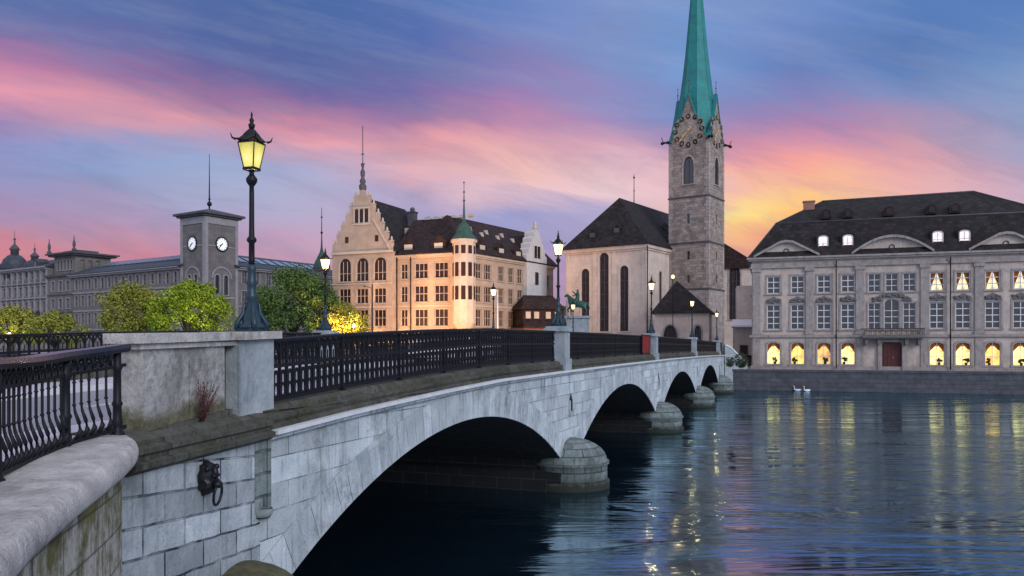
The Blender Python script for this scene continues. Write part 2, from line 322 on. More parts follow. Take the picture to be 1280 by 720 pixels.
# ------------------------------------------------------------------ mesh builder
class MB:
    def __init__(s): s.v = []; s.f = []; s.uv = []; s.M = Matrix.Identity(4); s.sm = []
    def pt(s, p): s.v.append(s.M @ Vector(p)); return len(s.v) - 1
    def face(s, pts, uv=None, smooth=False):
        s.f.append([s.pt(p) for p in pts]); s.uv.append(uv); s.sm.append(smooth)
    def box(s, x0, x1, y0, y1, z0, z1):
        P = [(x0,y0,z0),(x1,y0,z0),(x1,y1,z0),(x0,y1,z0),(x0,y0,z1),(x1,y0,z1),(x1,y1,z1),(x0,y1,z1)]
        for q in ((0,3,2,1),(4,5,6,7),(0,1,5,4),(1,2,6,5),(2,3,7,6),(3,0,4,7)): s.face([P[i] for i in q])
    def cbox(s, x, y, z, sx, sy, sz): s.box(x-sx/2, x+sx/2, y-sy/2, y+sy/2, z, z+sz)
    def prism(s, poly, y0, y1):
        """poly in (x,z), extruded in y"""
        a = sum(poly[i][0]*poly[(i+1)%len(poly)][1]-poly[(i+1)%len(poly)][0]*poly[i][1] for i in range(len(poly)))
        if a < 0: poly = poly[::-1]
        s.face([(p[0], y0, p[1]) for p in poly]); s.face([(p[0], y1, p[1]) for p in reversed(poly)])
        for i in range(len(poly)):
            p, q = poly[i], poly[(i+1) % len(poly)]
            s.face([(p[0], y1, p[1]), (q[0], y1, q[1]), (q[0], y0, q[1]), (p[0], y0, p[1])][::-1])
    def zprism(s, poly, z0, z1):
        s.face([(x, y, z1) for x, y in poly]); s.face([(x, y, z0) for x, y in reversed(poly)])
        for i in range(len(poly)):
            p, q = poly[i], poly[(i+1) % len(poly)]
            s.face([(p[0],p[1],z0),(q[0],q[1],z0),(q[0],q[1],z1),(p[0],p[1],z1)])
    def lathe(s, prof, c=(0,0,0), seg=16, rot=0, smooth=True, a0=0, a1=2*math.pi):
        full = abs(a1-a0-2*math.pi) < 1e-6
        k = seg if full else seg + 1
        rings = []
        for r, z in prof:
            rings.append([s.pt((c[0]+r*math.cos(a0+(a1-a0)*i/seg+rot), c[1]+r*math.sin(a0+(a1-a0)*i/seg+rot), c[2]+z)) for i in range(k)])
        rm = max(p[0] for p in prof); cu = abs(a1-a0)/seg*rm; vl = [0.0]
        for j in range(1, len(prof)): vl.append(vl[-1]+math.dist(prof[j], prof[j-1]))
        for j in range(len(rings)-1):
            for i in range(seg):
                i2 = (i+1) % k
                s.f.append([rings[j][i], rings[j][i2], rings[j+1][i2], rings[j+1][i]]); s.sm.append(smooth)
                s.uv.append([(i*cu, vl[j]), ((i+1)*cu, vl[j]), ((i+1)*cu, vl[j+1]), (i*cu, vl[j+1])])
        for j, rev in ((0, True), (-1, False)):
            if prof[j][0] > 1e-4 and full:
                q = rings[j][::-1] if rev else rings[j]
                s.f.append(list(q)); s.uv.append(None); s.sm.append(False)
    def tube(s, pts, r, seg=6, rad=None, smooth=True):
        pts = [Vector(p) for p in pts]; rings = []
        for i, p in enumerate(pts):
            t = (pts[min(i+1, len(pts)-1)] - pts[max(i-1, 0)]).normalized()
            a = t.cross(Vector((0, 0, 1)))
            if a.length < .05: a = t.cross(Vector((1, 0, 0)))
            a.normalize(); b = t.cross(a)
            rr = rad[i] if rad else r
            rings.append([s.pt(p + a*math.cos(2*math.pi*j/seg)*rr + b*math.sin(2*math.pi*j/seg)*rr) for j in range(seg)])
        for i in range(len(rings)-1):
            for j in range(seg):
                s.f.append([rings[i][j], rings[i][(j+1)%seg], rings[i+1][(j+1)%seg], rings[i+1][j]]); s.uv.append(None); s.sm.append(smooth)
        for q in (rings[0][::-1], rings[-1]):
            s.f.append(list(q)); s.uv.append(None); s.sm.append(False)
    def sweep(s, path, prof, z=None, cap=True, smooth=False):
        """closed profile (offset to the right of travel, height) swept along plan path; z(i) adds height"""
        nP = len(path); rings = []; L = [0]
        for i in range(1, nP): L.append(L[-1] + math.dist(path[i][:2], path[i-1][:2]))
        for i in range(nP):
            def nrm(a, b):
                d = Vector((b[0]-a[0], b[1]-a[1])).normalized(); return Vector((d.y, -d.x))
            n1 = nrm(path[max(i-1,0)], path[max(i,1)]); n2 = nrm(path[min(i,nP-2)], path[min(i+1,nP-1)])
            nn = (n1+n2).normalized(); sc = 1/max(.4, nn.dot(n1))
            zb = path[i][2] if len(path[i]) > 2 else 0
            rings.append([(path[i][0]+nn.x*o*sc, path[i][1]+nn.y*o*sc, zb+h) for o, h in prof])
        k = len(prof); pl = [0]
        for j in range(k): pl.append(pl[-1] + math.dist(prof[j], prof[(j+1)%k]))
        for i in range(nP-1):
            for j in range(k):
                j2 = (j+1) % k
                vert = abs(prof[j][0]-prof[j2][0]) < .02
                va = (rings[i][j][2], rings[i][j2][2], rings[i+1][j2][2], rings[i+1][j][2]) if vert else (pl[j], pl[j+1], pl[j+1], pl[j])
                s.face([rings[i][j], rings[i][j2], rings[i+1][j2], rings[i+1][j]][::-1],
                       [(L[i], va[0]), (L[i], va[1]), (L[i+1], va[2]), (L[i+1], va[3])][::-1], smooth)
        if cap: s.face(rings[0]); s.face(rings[-1][::-1])
    def build(s, name, mat, parent=None, mesh_only=False):
        me = bpy.data.meshes.new(name); me.from_pydata([tuple(v) for v in s.v], [], s.f)
        ul = me.uv_layers.new(name='UVMap'); data = [0.0]*(2*len(me.loops)); li = 0
        for fi, f in enumerate(s.f):
            u = s.uv[fi]
            if u is None:
                p = [s.v[i] for i in f]
                nn = Vector((0,0,0))
                for i in range(len(p)):
                    a, b2 = p[i], p[(i+1)%len(p)]
                    nn += Vector(((a.y-b2.y)*(a.z+b2.z), (a.z-b2.z)*(a.x+b2.x), (a.x-b2.x)*(a.y+b2.y)))
                if nn.length > 0: nn.normalize()
                if abs(nn.z) > .985: t = Vector((1,0,0)); b3 = Vector((0,1,0))
                else:
                    t = Vector((-nn.y, nn.x, 0)).normalized(); b3 = nn.cross(t)
                u = [(q.dot(t), q.dot(b3)) for q in p]
            for q in u: data[li] = q[0]; data[li+1] = q[1]; li += 2
        ul.data.foreach_set('uv', data)
        me.polygons.foreach_set('use_smooth', s.sm)
        me.materials.append(mat if not isinstance(mat, str) else M[mat])
        me.update()
        if mesh_only: return me
        o = bpy.data.objects.new(name, me); COL.objects.link(o)
        if parent: o.parent = parent
        return o

def tag(o, label, cat, group=None, kind=None):
    if label: o['label'] = label
    if cat: o['category'] = cat
    if group: o['group'] = group
    if kind: o['kind'] = kind
    return o
def thing(name, loc, label, cat, group=None, rz=0):
    o = bpy.data.objects.new(name, None); COL.objects.link(o); o.location = loc; o.rotation_euler.z = rz
    return tag(o, label, cat, group)
def structure(o): o['kind'] = 'structure'; return o
def kids(o): return [c for c in bpy.data.objects if c.parent is o]
def copy_tree(o, parent=None):
    c = o.copy(); COL.objects.link(c); c.parent = parent
    if o.data is None or o.type != 'LIGHT': pass
    for ch in kids(o): copy_tree(ch, c)
    return c
def PX(px, d, y=HY): return Vector(((px-640)/F*d, d, CAMZ-(y-HY)/F*d))
def frame(p0, e, origin, z=0):
    """matrix: local x along facade direction e (facade faces local -y), relative to thing origin"""
    a = math.atan2(e[1], e[0])
    return Matrix.Translation(Vector((p0[0]-origin[0], p0[1]-origin[1], z-origin[2]))) @ Matrix.Rotation(a, 4, 'Z')

# ------------------------------------------------------------------ facade kit
def outline(w, h, kind, inset=0.0, seg=8):
    """window outline, base at z=0, centred on x; counter-clockwise from bottom left"""
    w2 = w/2 - inset; z0 = inset; zt = h - inset
    if kind == 'rect': return [(-w2, z0), (w2, z0), (w2, zt), (-w2, zt)]
    if kind == 'seg':
        rise = w*.22; zs = zt-rise
        top = [(w2*math.cos(t)*1.0, zs+rise*math.sin(t)) for t in [math.pi*i/seg for i in range(seg+1)]]
    elif kind == 'round':
        zs = h-w/2
        top = [(w2*math.cos(t), zs+w2*math.sin(t)) for t in [math.pi*i/seg for i in range(seg+1)]]
    else:   # pointed
        rise = w*1.0; zs = h-rise; top = []
        hgt = rise-inset*1.3
        for i in range(seg+1):
            t = i/seg
            if t <= .5: q = t*2; top.append((w2*math.cos(q*math.pi/2)**.8 if q < 1 else 0, zs+hgt*math.sin(q*math.pi/2)))
            else: q = (1-t)*2; top.append((-(w2*math.cos(q*math.pi/2)**.8), zs+hgt*math.sin(q*math.pi/2)))
    return [(-w2, z0), (w2, z0)] + top
def facade(mb, Mx, L, H, holes, z0=0.0, depth=.28):
    """wall face with real openings; holes = (s, z, w, h, kind)"""
    old = mb.M; mb.M = Mx
    xs = sorted({0.0, L} | {round(h[0]-h[2]/2, 4) for h in holes} | {round(h[0]+h[2]/2, 4) for h in holes})
    zs = sorted({z0, H} | {round(h[1], 4) for h in holes} | {round(h[1]+h[3], 4) for h in holes})
    for i in range(len(xs)-1):
        for j in range(len(zs)-1):
            cx, cz = (xs[i]+xs[i+1])/2, (zs[j]+zs[j+1])/2
            if xs[i+1]-xs[i] < 1e-3 or zs[j+1]-zs[j] < 1e-3: continue
            if any(abs(cx-h[0]) < h[2]/2 and h[1] < cz < h[1]+h[3] for h in holes): continue
            mb.face([(xs[i],0,zs[j]),(xs[i+1],0,zs[j]),(xs[i+1],0,zs[j+1]),(xs[i],0,zs[j+1])])
    for h in holes:
        ol = [(h[0]+x, h[1]+z) for x, z in outline(h[2], h[3], h[4])]
        for i in range(len(ol)):
            p, q = ol[i], ol[(i+1)%len(ol)]
            mb.face([(p[0],0,p[1]),(p[0],depth,p[1]),(q[0],depth,q[1]),(q[0],0,q[1])])
        if h[4] != 'rect':
            zt = h[1]+h[3]; top = ol[2:]
            for i in range(len(top)-1):
                p, q = top[i], top[i+1]
                mb.face([(q[0],0,q[1]),(p[0],0,p[1]),(p[0],0,zt),(q[0],0,zt)])
    mb.M = old
def block(mb, Mx, L, D, H, front=(), right=(), left=(), z0=0.0):
    facade(mb, Mx, L, H, list(front), z0)
    facade(mb, Mx @ Matrix.Translation((L,0,0)) @ Matrix.Rotation(R(90),4,'Z'), D, H, list(right), z0)
    facade(mb, Mx @ Matrix.Translation((L,D,0)) @ Matrix.Rotation(R(180),4,'Z'), L, H, [], z0)
    facade(mb, Mx @ Matrix.Translation((0,D,0)) @ Matrix.Rotation(R(-90),4,'Z'), D, H, list(left), z0)
    old = mb.M; mb.M = Mx
    mb.face([(0.01,.30,z0+.02),(L-.01,.30,z0+.02),(L-.01,.30,H-.02),(0.01,.30,H-.02)])
    mb.face([(L-.30,.01,z0+.02),(L-.30,D-.01,z0+.02),(L-.30,D-.01,H-.02),(L-.30,.01,H-.02)])
    mb.face([(.30,D-.01,z0+.02),(.30,.01,z0+.02),(.30,.01,H-.02),(.30,D-.01,H-.02)])
    mb.face([(0.01,.01,H-.01),(L-.01,.01,H-.01),(L-.01,D-.01,H-.01),(0.01,D-.01,H-.01)])
    mb.M = old
WC = {}
def window(parent, Mx, s, z, w, h, kind='rect', cols=2, rows=2, trim=.14, fm='white', tm='meisen_trim', pane='glass', sill=True, bar=.06, name='window'):
    key = (w, h, kind, cols, rows, trim, fm, tm, sill, bar)
    if key not in WC:
        mb = MB()
        o1 = outline(w, h, kind, bar*1.1); o0 = outline(w, h, kind, 0)
        for i in range(len(o0)):
            j = (i+1) % len(o0)
            mb.face([(o0[i][0],.10,o0[i][1]),(o0[j][0],.10,o0[j][1]),(o1[j][0],.10,o1[j][1]),(o1[i][0],.10,o1[i][1])])
            mb.face([(o1[i][0],.10,o1[i][1]),(o1[j][0],.10,o1[j][1]),(o1[j][0],.18,o1[j][1]),(o1[i][0],.18,o1[i][1])])
        zt = h if kind == 'rect' else (h-w/2 if kind == 'round' else h-w*.4)
        for c in range(1, cols):
            x = -w/2+w*c/cols; hz = h-bar if abs(x) < .05 or kind == 'rect' else zt+ (w*.25 if kind == 'round' else 0)
            mb.box(x-bar/2, x+bar/2, .11, .17, .02, hz)
        for r_ in range(1, rows):
            zz_ = zt*r_/rows
            mb.box(-w/2+.02, w/2-.02, .115, .165, zz_-bar/2, zz_+bar/2)
        A = mb.build('window', fm, mesh_only=True)
        mb = MB(); mb.face([(x, .20, z_) for x, z_ in outline(w, h, kind, .0)])
        B = mb.build('pane', 'glass', mesh_only=True)
        Cm = None
        if trim:
            mb = MB(); t1 = [(x*(w+2*trim)/w, (z_-0)*(h+trim)/h if z_ > 0 else -0.0) for x, z_ in outline(w, h, kind)]
            o0 = outline(w, h, kind)
            for i in range(len(o0)):
                if i == 0: continue
                j = (i+1) % len(o0)
                P0, P1, Q1, Q0 = o0[i], o0[j], t1[j], t1[i]
                mb.face([(P1[0],-.05,P1[1]),(P0[0],-.05,P0[1]),(Q0[0],-.05,Q0[1]),(Q1[0],-.05,Q1[1])][::-1])
                mb.face([(Q1[0],-.05,Q1[1]),(Q0[0],-.05,Q0[1]),(Q0[0],.0,Q0[1]),(Q1[0],.0,Q1[1])][::-1])
                mb.face([(P0[0],-.05,P0[1]),(P1[0],-.05,P1[1]),(P1[0],.0,P1[1]),(P0[0],.0,P0[1])][::-1])
            if sill: mb.box(-w/2-trim-.05, w/2+trim+.05, -.14, .1, -.14, 0.0)
            Cm = mb.build('surround', tm, mesh_only=True)
        WC[key] = (A, B, Cm)
    A, B, Cm = WC[key]
    if pane != 'glass':
        k2 = key + (pane,)
        if k2 not in WC:
            B2 = B.copy(); B2.materials[0] = M[pane]; WC[k2] = B2
        B = WC[k2]
    o = bpy.data.objects.new(name, A); COL.objects.link(o); o.parent = parent
    o.matrix_local = Mx @ Matrix.Translation((s, 0, z))
    p = bpy.data.objects.new('pane', B); COL.objects.link(p); p.parent = o
    if Cm:
        q = bpy.data.objects.new('surround', Cm); COL.objects.link(q); q.parent = o
    return o
def hip(mb, Mx, L, D, z0, zr, hl=0.0, hr=0.0, ov=.4, ridge=.5, th=.15):
    """ridge roof; hl/hr = hip run at the left/right end (0 = gable)"""
    old = mb.M; mb.M = Mx
    a, b, c, d = (-ov,-ov,z0), (L+ov,-ov,z0), (L+ov,D+ov,z0), (-ov,D+ov,z0)
    r1 = (hl-(ov if hl == 0 else 0), D*ridge, zr); r2 = (L-hr+(ov if hr == 0 else 0), D*ridge, zr)
    mb.face([a, b, r2, r1]); mb.face([c, d, r1, r2]); mb.face([d, a, r1]); mb.face([b, c, r2])
    lo = lambda p: (p[0], p[1], p[2]-th)
    for p, q in ((a,b),(b,c),(c,d),(d,a)): mb.face([lo(p), lo(q), q, p])
    mb.face([lo(d), lo(c), lo(b), lo(a)])
    mb.M = old
def part_box(parent, name, mat, Mx, boxes):
    mb = MB(); mb.M = Mx
    for b_ in boxes: mb.box(*b_)
    return mb.build(name, mat, parent)
#BUILD
# ================================================================== SETTING
def bx(d): return -7.1 + .355*d                     # near face of the bridge in plan
ND = Vector((.942, -.334, 0)); TD = Vector((.335, .942, 0))
LED = [(7.9, 3.17), (10.6, 3.19), (13, 3.33), (16, 3.45), (19, 3.54), (24, 3.57), (32, 3.60), (45, 3.61), (60, 3.56), (70, 3.49), (79, 3.42)]
def ledge(d):
    for (a, za), (b_, zb) in zip(LED, LED[1:]):
        if d <= b_: t = max(0, (d-a)/(b_-a)); return za+(zb-za)*t
    return LED[-1][1]
W = 9.3                                              # bridge width
BANK = lambda x: 78.4 - .33*(x-24.4)                # far quay line

mb = MB(); mb.face([(-900,-300,0),(900,-300,0),(900,900,0),(-900,900,0)])
river = structure(mb.build('river', 'water'))
# near bank, one sheet behind the curved wall and left of the bridge mouth
wall_edge = [(-3.86,8.05),(-3.62,7.7),(-3.42,7.1),(-3.22,6.3),(-3.0,5.4),(-2.72,4.5),(-2.35,3.6),(-1.8,2.6),(-.9,1.6),(.8,.9),(4,.3),(20,-2),(90,-12)]
mb = MB()
poly = [(x-.25, y-.05) for x, y in wall_edge] + [(90,-200),(-300,-200),(-300,14),(-60,12),(-16,10.5),(-12.5,11.8),(-3.9,9.0)]
mb.face([(x, y, 3.32) for x, y in poly[::-1]])
structure(mb.build('pavement', 'pave'))
# far bank
mb = MB()
mb.face([(19.5,BANK(19.5)+.3,3.3),(-300,BANK(-300)+.3,3.3),(-600,900,3.3),(600,900,3.3),(600,140,3.3),(60,112,3.3),(20.8,88,3.3)][::-1])
structure(mb.build('upper_quay_ground', 'paving2'))
mb = MB()
mb.face([(19.5,BANK(19.5)+.3,2.04),(19.5,120,2.04),(300,120,2.04),(300,BANK(300)+.3,2.04)][::-1])
structure(mb.build('lower_quay_ground', 'paving2'))
# wooded ridge far away behind the town
mb = MB(); random.seed(3)
pts = [(-700+i*35, 520, 12+10*math.sin(i*.45)+random.random()*4+(18 if i > 12 else 8)) for i in range(41)]
for a, b_ in zip(pts, pts[1:]):
    mb.face([(a[0],440,0),(b_[0],440,0),b_,a]); mb.face([a,b_,(b_[0],640,0),(a[0],640,0)])
structure(mb.build('hills', 'leaf_shrub'))

def quay_wall(pts, ztop, label, name='quay_wall', mat='quay'):
    o = thing(name, (pts[0][0], pts[0][1], 0), label, 'quay wall')
    pp = [(x-pts[0][0], y-pts[0][1]) for x, y in pts]
    mb = MB(); mb.sweep(pp, [(0,-1.5),(0.0,ztop-.2),(-.6,ztop-.2),(-.6,-1.5)]); mb.build('wall', mat, o)
    mb = MB(); mb.sweep(pp, [(.08,ztop-.2),(.08,ztop),(-.65,ztop),(-.65,ztop-.2)]); mb.build('coping', 'quay', o)
    return o
# travel direction chosen so that "right of travel" faces the river
qr = quay_wall([(19.5,BANK(19.5)),(120,BANK(120))], 2.06, 'dark stone quay wall along the water below the grey palace')
quay_wall([(-290,BANK(-290)),(19.0,BANK(19.0))], 3.32, 'dark quay wall of the far bank seen under the bridge arches')
mb = MB(); mb.box(19.0,19.5,78,112,1,3.5); tag(mb.build('retaining_wall','quay'), 'low retaining wall between church square and lower quay', 'wall')

# ================================================================== THE BRIDGE
O0 = Vector((bx(10.0), 10.0, 0))
bridge = thing('stone_bridge', O0, 'pale stone arched bridge crossing the river to the church', 'bridge')
ARCH = [(17.5, 6.7), (33.3, 7.3), (49.5, 7.4), (65.75, 7.35)]
ZS, ZA = .93, 2.80
def intr(d):
    for c, hs in ARCH:
        if abs(d-c) < hs-1e-6:
            a = hs*1.061; s_ = ZA-ZS; Rr = (a*a+s_*s_)/(2*s_); x = (d-c)*1.061
            return ZA-Rr+math.sqrt(Rr*Rr-x*x)
    return None
def P(d, off=0.0, z=0.0):                             # point on the bridge: off > 0 towards the viewer's side (outward), relative to origin
    if d < 10.6:
        x, n_ = -3.337-.17*(10.6-d), Vector((.986, -.168, 0))
        t = min(1, (10.6-d)/.8); n_ = (ND*(1-t)+n_*t).normalized()
    else: x, n_ = bx(d), ND
    return (Vector((x, d, 0)) + n_*off + Vector((0,0,z))) - O0
ds = set()
d = 10.6
while d < 79: ds.add(round(d, 3)); d += .3
for c, hs in ARCH:
    for i in range(49): ds.add(round(c-hs+2*hs*i/48, 4))
ds.add(79.0); ds = sorted(ds)
def spandrel(off, flip, name, mat):
    mb = MB()
    for a, b_ in zip(ds, ds[1:]):
        if b_-a < 1e-3: continue
        m_ = (a+b_)/2; ia = intr(m_)
        if ia is None: za = zb = -1.5
        else:
            za = intr(a) or ZS; zb = intr(b_) or ZS
        A, B = P(a, off, za), P(b_, off, zb); C_, D_ = P(b_, off, ledge(b_)+.02), P(a, off, ledge(a)+.02)
        ua, ub = a*1.061, b_*1.061
        f_ = [A, B, C_, D_]; u_ = [(ua, za), (ub, zb), (ub, C_.z), (ua, D_.z)]
        if flip: f_.reverse(); u_.reverse()
        mb.face(f_, u_)
    return mb.build(name, mat, bridge)
spandrel(0, False, 'spandrel_wall', 'bridge'); spandrel(-W, True, 'spandrel_wall', 'bridge')
# abutment wall, coursed blocks, bending towards the viewer
mb = MB(); ad = [7.7, 8.3, 9.0, 9.6, 10.1, 10.6]
for a, b_ in zip(ad, ad[1:]):
    mb.face([P(a,0,-1.5), P(b_,0,-1.5), P(b_,0,3.2), P(a,0,3.2)], [(a,-1.5),(b_,-1.5),(b_,3.2+.1*(b_-10)),(a,3.2+.1*(a-10))])
mb.build('abutment_wall', 'abut', bridge)
for c, hs in ARCH:
    mb = MB(); n_ = 40; prev = None
    pr = [(c-hs, -1.5), (c-hs, ZS)] + [(c-hs+2*hs*i/n_, intr(c-hs+2*hs*i/n_) or ZS) for i in range(1, n_)] + [(c+hs, ZS), (c+hs, -1.5)]
    for p, q in zip(pr, pr[1:]): mb.face([P(p[0],0,p[1]), P(p[0],-W,p[1]), P(q[0],-W,q[1]), P(q[0],0,q[1])])
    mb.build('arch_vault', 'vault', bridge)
    # ring of voussoirs, slightly proud, radial joints
    mb = MB(); n_ = 48; a = hs*1.061; s_ = ZA-ZS; Rr = (a*a+s_*s_)/(2*s_); th0 = math.asin(a/Rr)
    def rp(t, r, off): x = r*math.sin(t); return P(c+x/1.061, off, ZA-Rr+r*math.cos(t))
    for i in range(n_):
        t0, t1 = -th0+2*th0*i/n_, -th0+2*th0*(i+1)/n_
        d0, d1 = ledge(c)-.02, ledge(c)-.02
        w_ = .62
        u0_, u1_ = t0*Rr, t1*Rr
        mb.face([rp(t0,Rr,.02), rp(t1,Rr,.02), rp(t1,Rr+w_,.02), rp(t0,Rr+w_,.02)], [(0.3,u0_),(0.3,u1_),(.3+w_,u1_),(.3+w_,u0_)])
        mb.face([rp(t0,Rr,-.02), rp(t1,Rr,-.02), rp(t1,Rr,.02), rp(t0,Rr,.02)])
        mb.face([rp(t0,Rr+w_,.02), rp(t1,Rr+w_,.02), rp(t1,Rr+w_,-.02), rp(t0,Rr+w_,-.02)])
    mb.build('arch_ring', 'ring', bridge)
# mouldings following the deck curve
def course(d0, d1, prof, mat, name, step=.9, dz=0.0, gaps=None, off0=0.0):
    k_ = max(1, int((d1-d0)/step)); path = []
    for i in range(k_+1):
        dd = d0+(d1-d0)*i/k_; p = P(dd, off0); path.append((p.x, p.y, ledge(dd)+dz))
    mb = MB(); mb.sweep(path, prof); return mb.build(name, mat, bridge)
course(10.75, 79, [(.17,.01),(.17,.07),(-.2,.07),(-.2,.01)], 'ledge', 'ledge')
course(10.75, 79, [(.07,-.07),(.10,.01),(-.2,.01),(-.2,-.07)], 'bridge', 'moulding')
course(10.75, 79, [(.06,.07),(.06,.12),(.0,.14),(.03,.19),(.03,.235),(-.05,.25),(-.06,.31),(-.14,.36),(-.6,.37),(-.6,.07)], 'moss', 'kerb_stone')
course(7.85, 10.75, [(.03,-.06),(.12,-.01),(.13,.05),(.05,.07),(.05,.11),(.09,.14),(.09,.19),(.0,.21),(.0,.26),(-.15,.33),(-.6,.36),(-.6,-.06)], 'moss', 'moulding')
mb = MB(); path = []
for i in range(40):
    dd = 10+69*i/39; p = P(dd, -W); path.append((p.x, p.y, ledge(max(dd, 11))))
mb.sweep(path[::-1], [(.1,0),(.1,.36),(-.6,.36),(-.6,0)]); mb.build('kerb_stone', 'moss', bridge)
# deck, part of the bridge: pavements and roadway
def deck(o0, o1, dz, mat, name, d0=7.0, d1=80):
    mb = MB(); k_ = 60
    for i in range(k_):
        a = d0+(d1-d0)*i/k_; b_ = d0+(d1-d0)*(i+1)/k_
        mb.face([P(a,o0,ledge(a)+dz), P(b_,o0,ledge(b_)+dz), P(b_,o1,ledge(b_)+dz), P(a,o1,ledge(a)+dz)])
    return mb.build(name, mat, bridge)
deck(-.55, -2.2, .20, 'pave', 'pavement_strip'); deck(-2.2, -W+2.2, .08, 'asphalt', 'roadway'); deck(-W+2.2, -W+.5, .20, 'pave', 'pavement_strip')
for o_ in (-2.2, -W+2.2):
    mb = MB()
    for i in range(60):
        a = 7+73*i/60; b_ = 7+73*(i+1)/60
        mb.face([P(a,o_,ledge(a)+.06), P(b_,o_,ledge(b_)+.06), P(b_,o_,ledge(b_)+.20), P(a,o_,ledge(a)+.20)])
    mb.build('kerb_face', 'ledge', bridge)
mb = MB()
for i in range(11):
    a = 12+6*i; mb.face([P(a,-W/2+.06,ledge(a)+.086), P(a+2.5,-W/2+.06,ledge(a+2.5)+.086), P(a+2.5,-W/2-.06,ledge(a+2.5)+.086), P(a,-W/2-.06,ledge(a)+.086)])
mb.build('lane_marking', 'white', bridge)
# rounded pier feet with domed caps
FEET = [(10.0, .92, .90, .68), (25.1, 1.18, .72, .70), (41.35, 1.2, .70, .72), (57.65, 1.2, .70, .72), (74.0, 1.25, .8, .8)]
for dd, r_, zb, hd in FEET:
    for side in (1, -1):
        if side == -1 and dd < 12: continue
        c0 = P(dd, 0 if side == 1 else -W)
        mb = MB()
        prof = [(r_*1.06,-1.5),(r_*1.06,.22),(r_,.26),(r_,zb),(r_*1.05,zb+.02),(r_*1.05,zb+.10)] + [(r_*math.cos(t)*.99, zb+.10+hd*math.sin(t)) for t in [i*math.pi/2/8 for i in range(8)]] + [(0.001, zb+.1+hd)]
        mb.M = Matrix.Translation(c0) @ Matrix.Diagonal((1,1,1,1))
        mb.lathe(prof, seg=28)
        f_ = mb.build('pier_foot', 'moss_cap' if dd < 12 else 'foot', bridge)
    mb = MB()
    if dd > 12:
        for sd_ in (-1, 1):
            mb.face([P(dd+sd_*1.12,.05,-1.5),P(dd+sd_*1.12,-W,-1.5),P(dd+sd_*1.12,-W,.58),P(dd+sd_*1.12,.05,.58)])
            mb.face([P(dd+sd_*1.12,.05,.58),P(dd+sd_*1.12,-W,.58),P(dd+sd_*.6,-W,.7),P(dd+sd_*.6,.05,.7)])
            mb.face([P(dd+sd_*1.12,.05,-1.5),P(dd+sd_*.6,.05,-1.5),P(dd+sd_*.6,.05,.7),P(dd+sd_*1.12,.05,.58)])
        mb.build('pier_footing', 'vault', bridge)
# drain niches above the piers: proud boxes, their shade put in as near-black colour
for dd, hz, hh_ in ((25.2,2.35,.55),(41.3,2.3,.7),(57.6,2.4,.5),(74.2,1.6,1.0),(76.5,2.3,.4)):
    c0 = P(dd); ang = math.atan2(TD.y, TD.x)
    mb = MB(); mb.M = Matrix.Translation(c0) @ Matrix.Rotation(ang, 4, 'Z')
    mb.prism([(-.14,hz),(.14,hz),(.14,hz+hh_*.6),(0,hz+hh_),(-.14,hz+hh_*.6)], -.022, .15)
    mb.build('painted_drain_niche', 'vault', bridge)
    mb = MB(); mb.M = Matrix.Translation(c0) @ Matrix.Rotation(ang, 4, 'Z')
    mb.box(-.24,-.15,-.05,.1,hz-.05,hz+hh_*.6); mb.box(.15,.24,-.05,.1,hz-.05,hz+hh_*.6); mb.box(-.24,.24,-.07,.1,hz-.14,hz-.05)
    mb.build('niche_surround', 'ring', bridge)
# shallow pilaster strip with a round niche where the abutment meets the first arch
mb = MB(); mb.M = Matrix.Translation(P(10.62)) @ Matrix.Rotation(math.atan2(TD.y, TD.x), 4, 'Z')
mb.box(-.17,-.10,-.035,.1,2.2,3.16); mb.box(.10,.17,-.035,.1,2.2,3.16)
mb.lathe([(.12,0),(.15,.05),(.15,.12)], (0,-.0,2.12), 14); mb.build('pilaster', 'foot', bridge)
mb = MB(); mb.M = Matrix.Translation(P(10.62)) @ Matrix.Rotation(math.atan2(TD.y, TD.x), 4, 'Z')
mb.box(-.10,.10,-.012,.1,2.25,3.16); mb.build('pilaster_recess', 'foot', bridge)

# lamp pillars of the parapet (near side)
PILL = [10.62, 24.6, 40.5, 56.4, 74.0]
ang = math.atan2(TD.y, TD.x)
for i, dd in enumerate(PILL[1:]):
    zb = ledge(dd)+.07; zt = ledge(dd)+1.42
    mb = MB(); mb.M = Matrix.Translation(P(dd, -.22)) @ Matrix.Rotation(ang, 4, 'Z')
    mb.box(-.34,.34,-.34,.34,zb,zb+.35); mb.box(-.29,.29,-.29,.29,zb+.35,zt-.16)
    mb.box(-.36,.36,-.36,.36,zt-.16,zt-.05); mb.box(-.31,.31,-.31,.31,zt-.05,zt)
    mb.build('pillar', 'pillar', bridge)
for dd in (10.9, 25.4, 41.2, 57, 74):
    zb = ledge(dd)+.07; zt = ledge(dd)+1.36
    mb = MB(); mb.M = Matrix.Translation(P(dd, -W+.22)) @ Matrix.Rotation(ang, 4, 'Z')
    mb.box(-.29,.29,-.29,.29,zb,zt-.16); mb.box(-.36,.36,-.36,.36,zt-.16,zt-.05); mb.box(-.31,.31,-.31,.31,zt-.05,zt)
    mb.build('pillar', 'pillar', bridge)

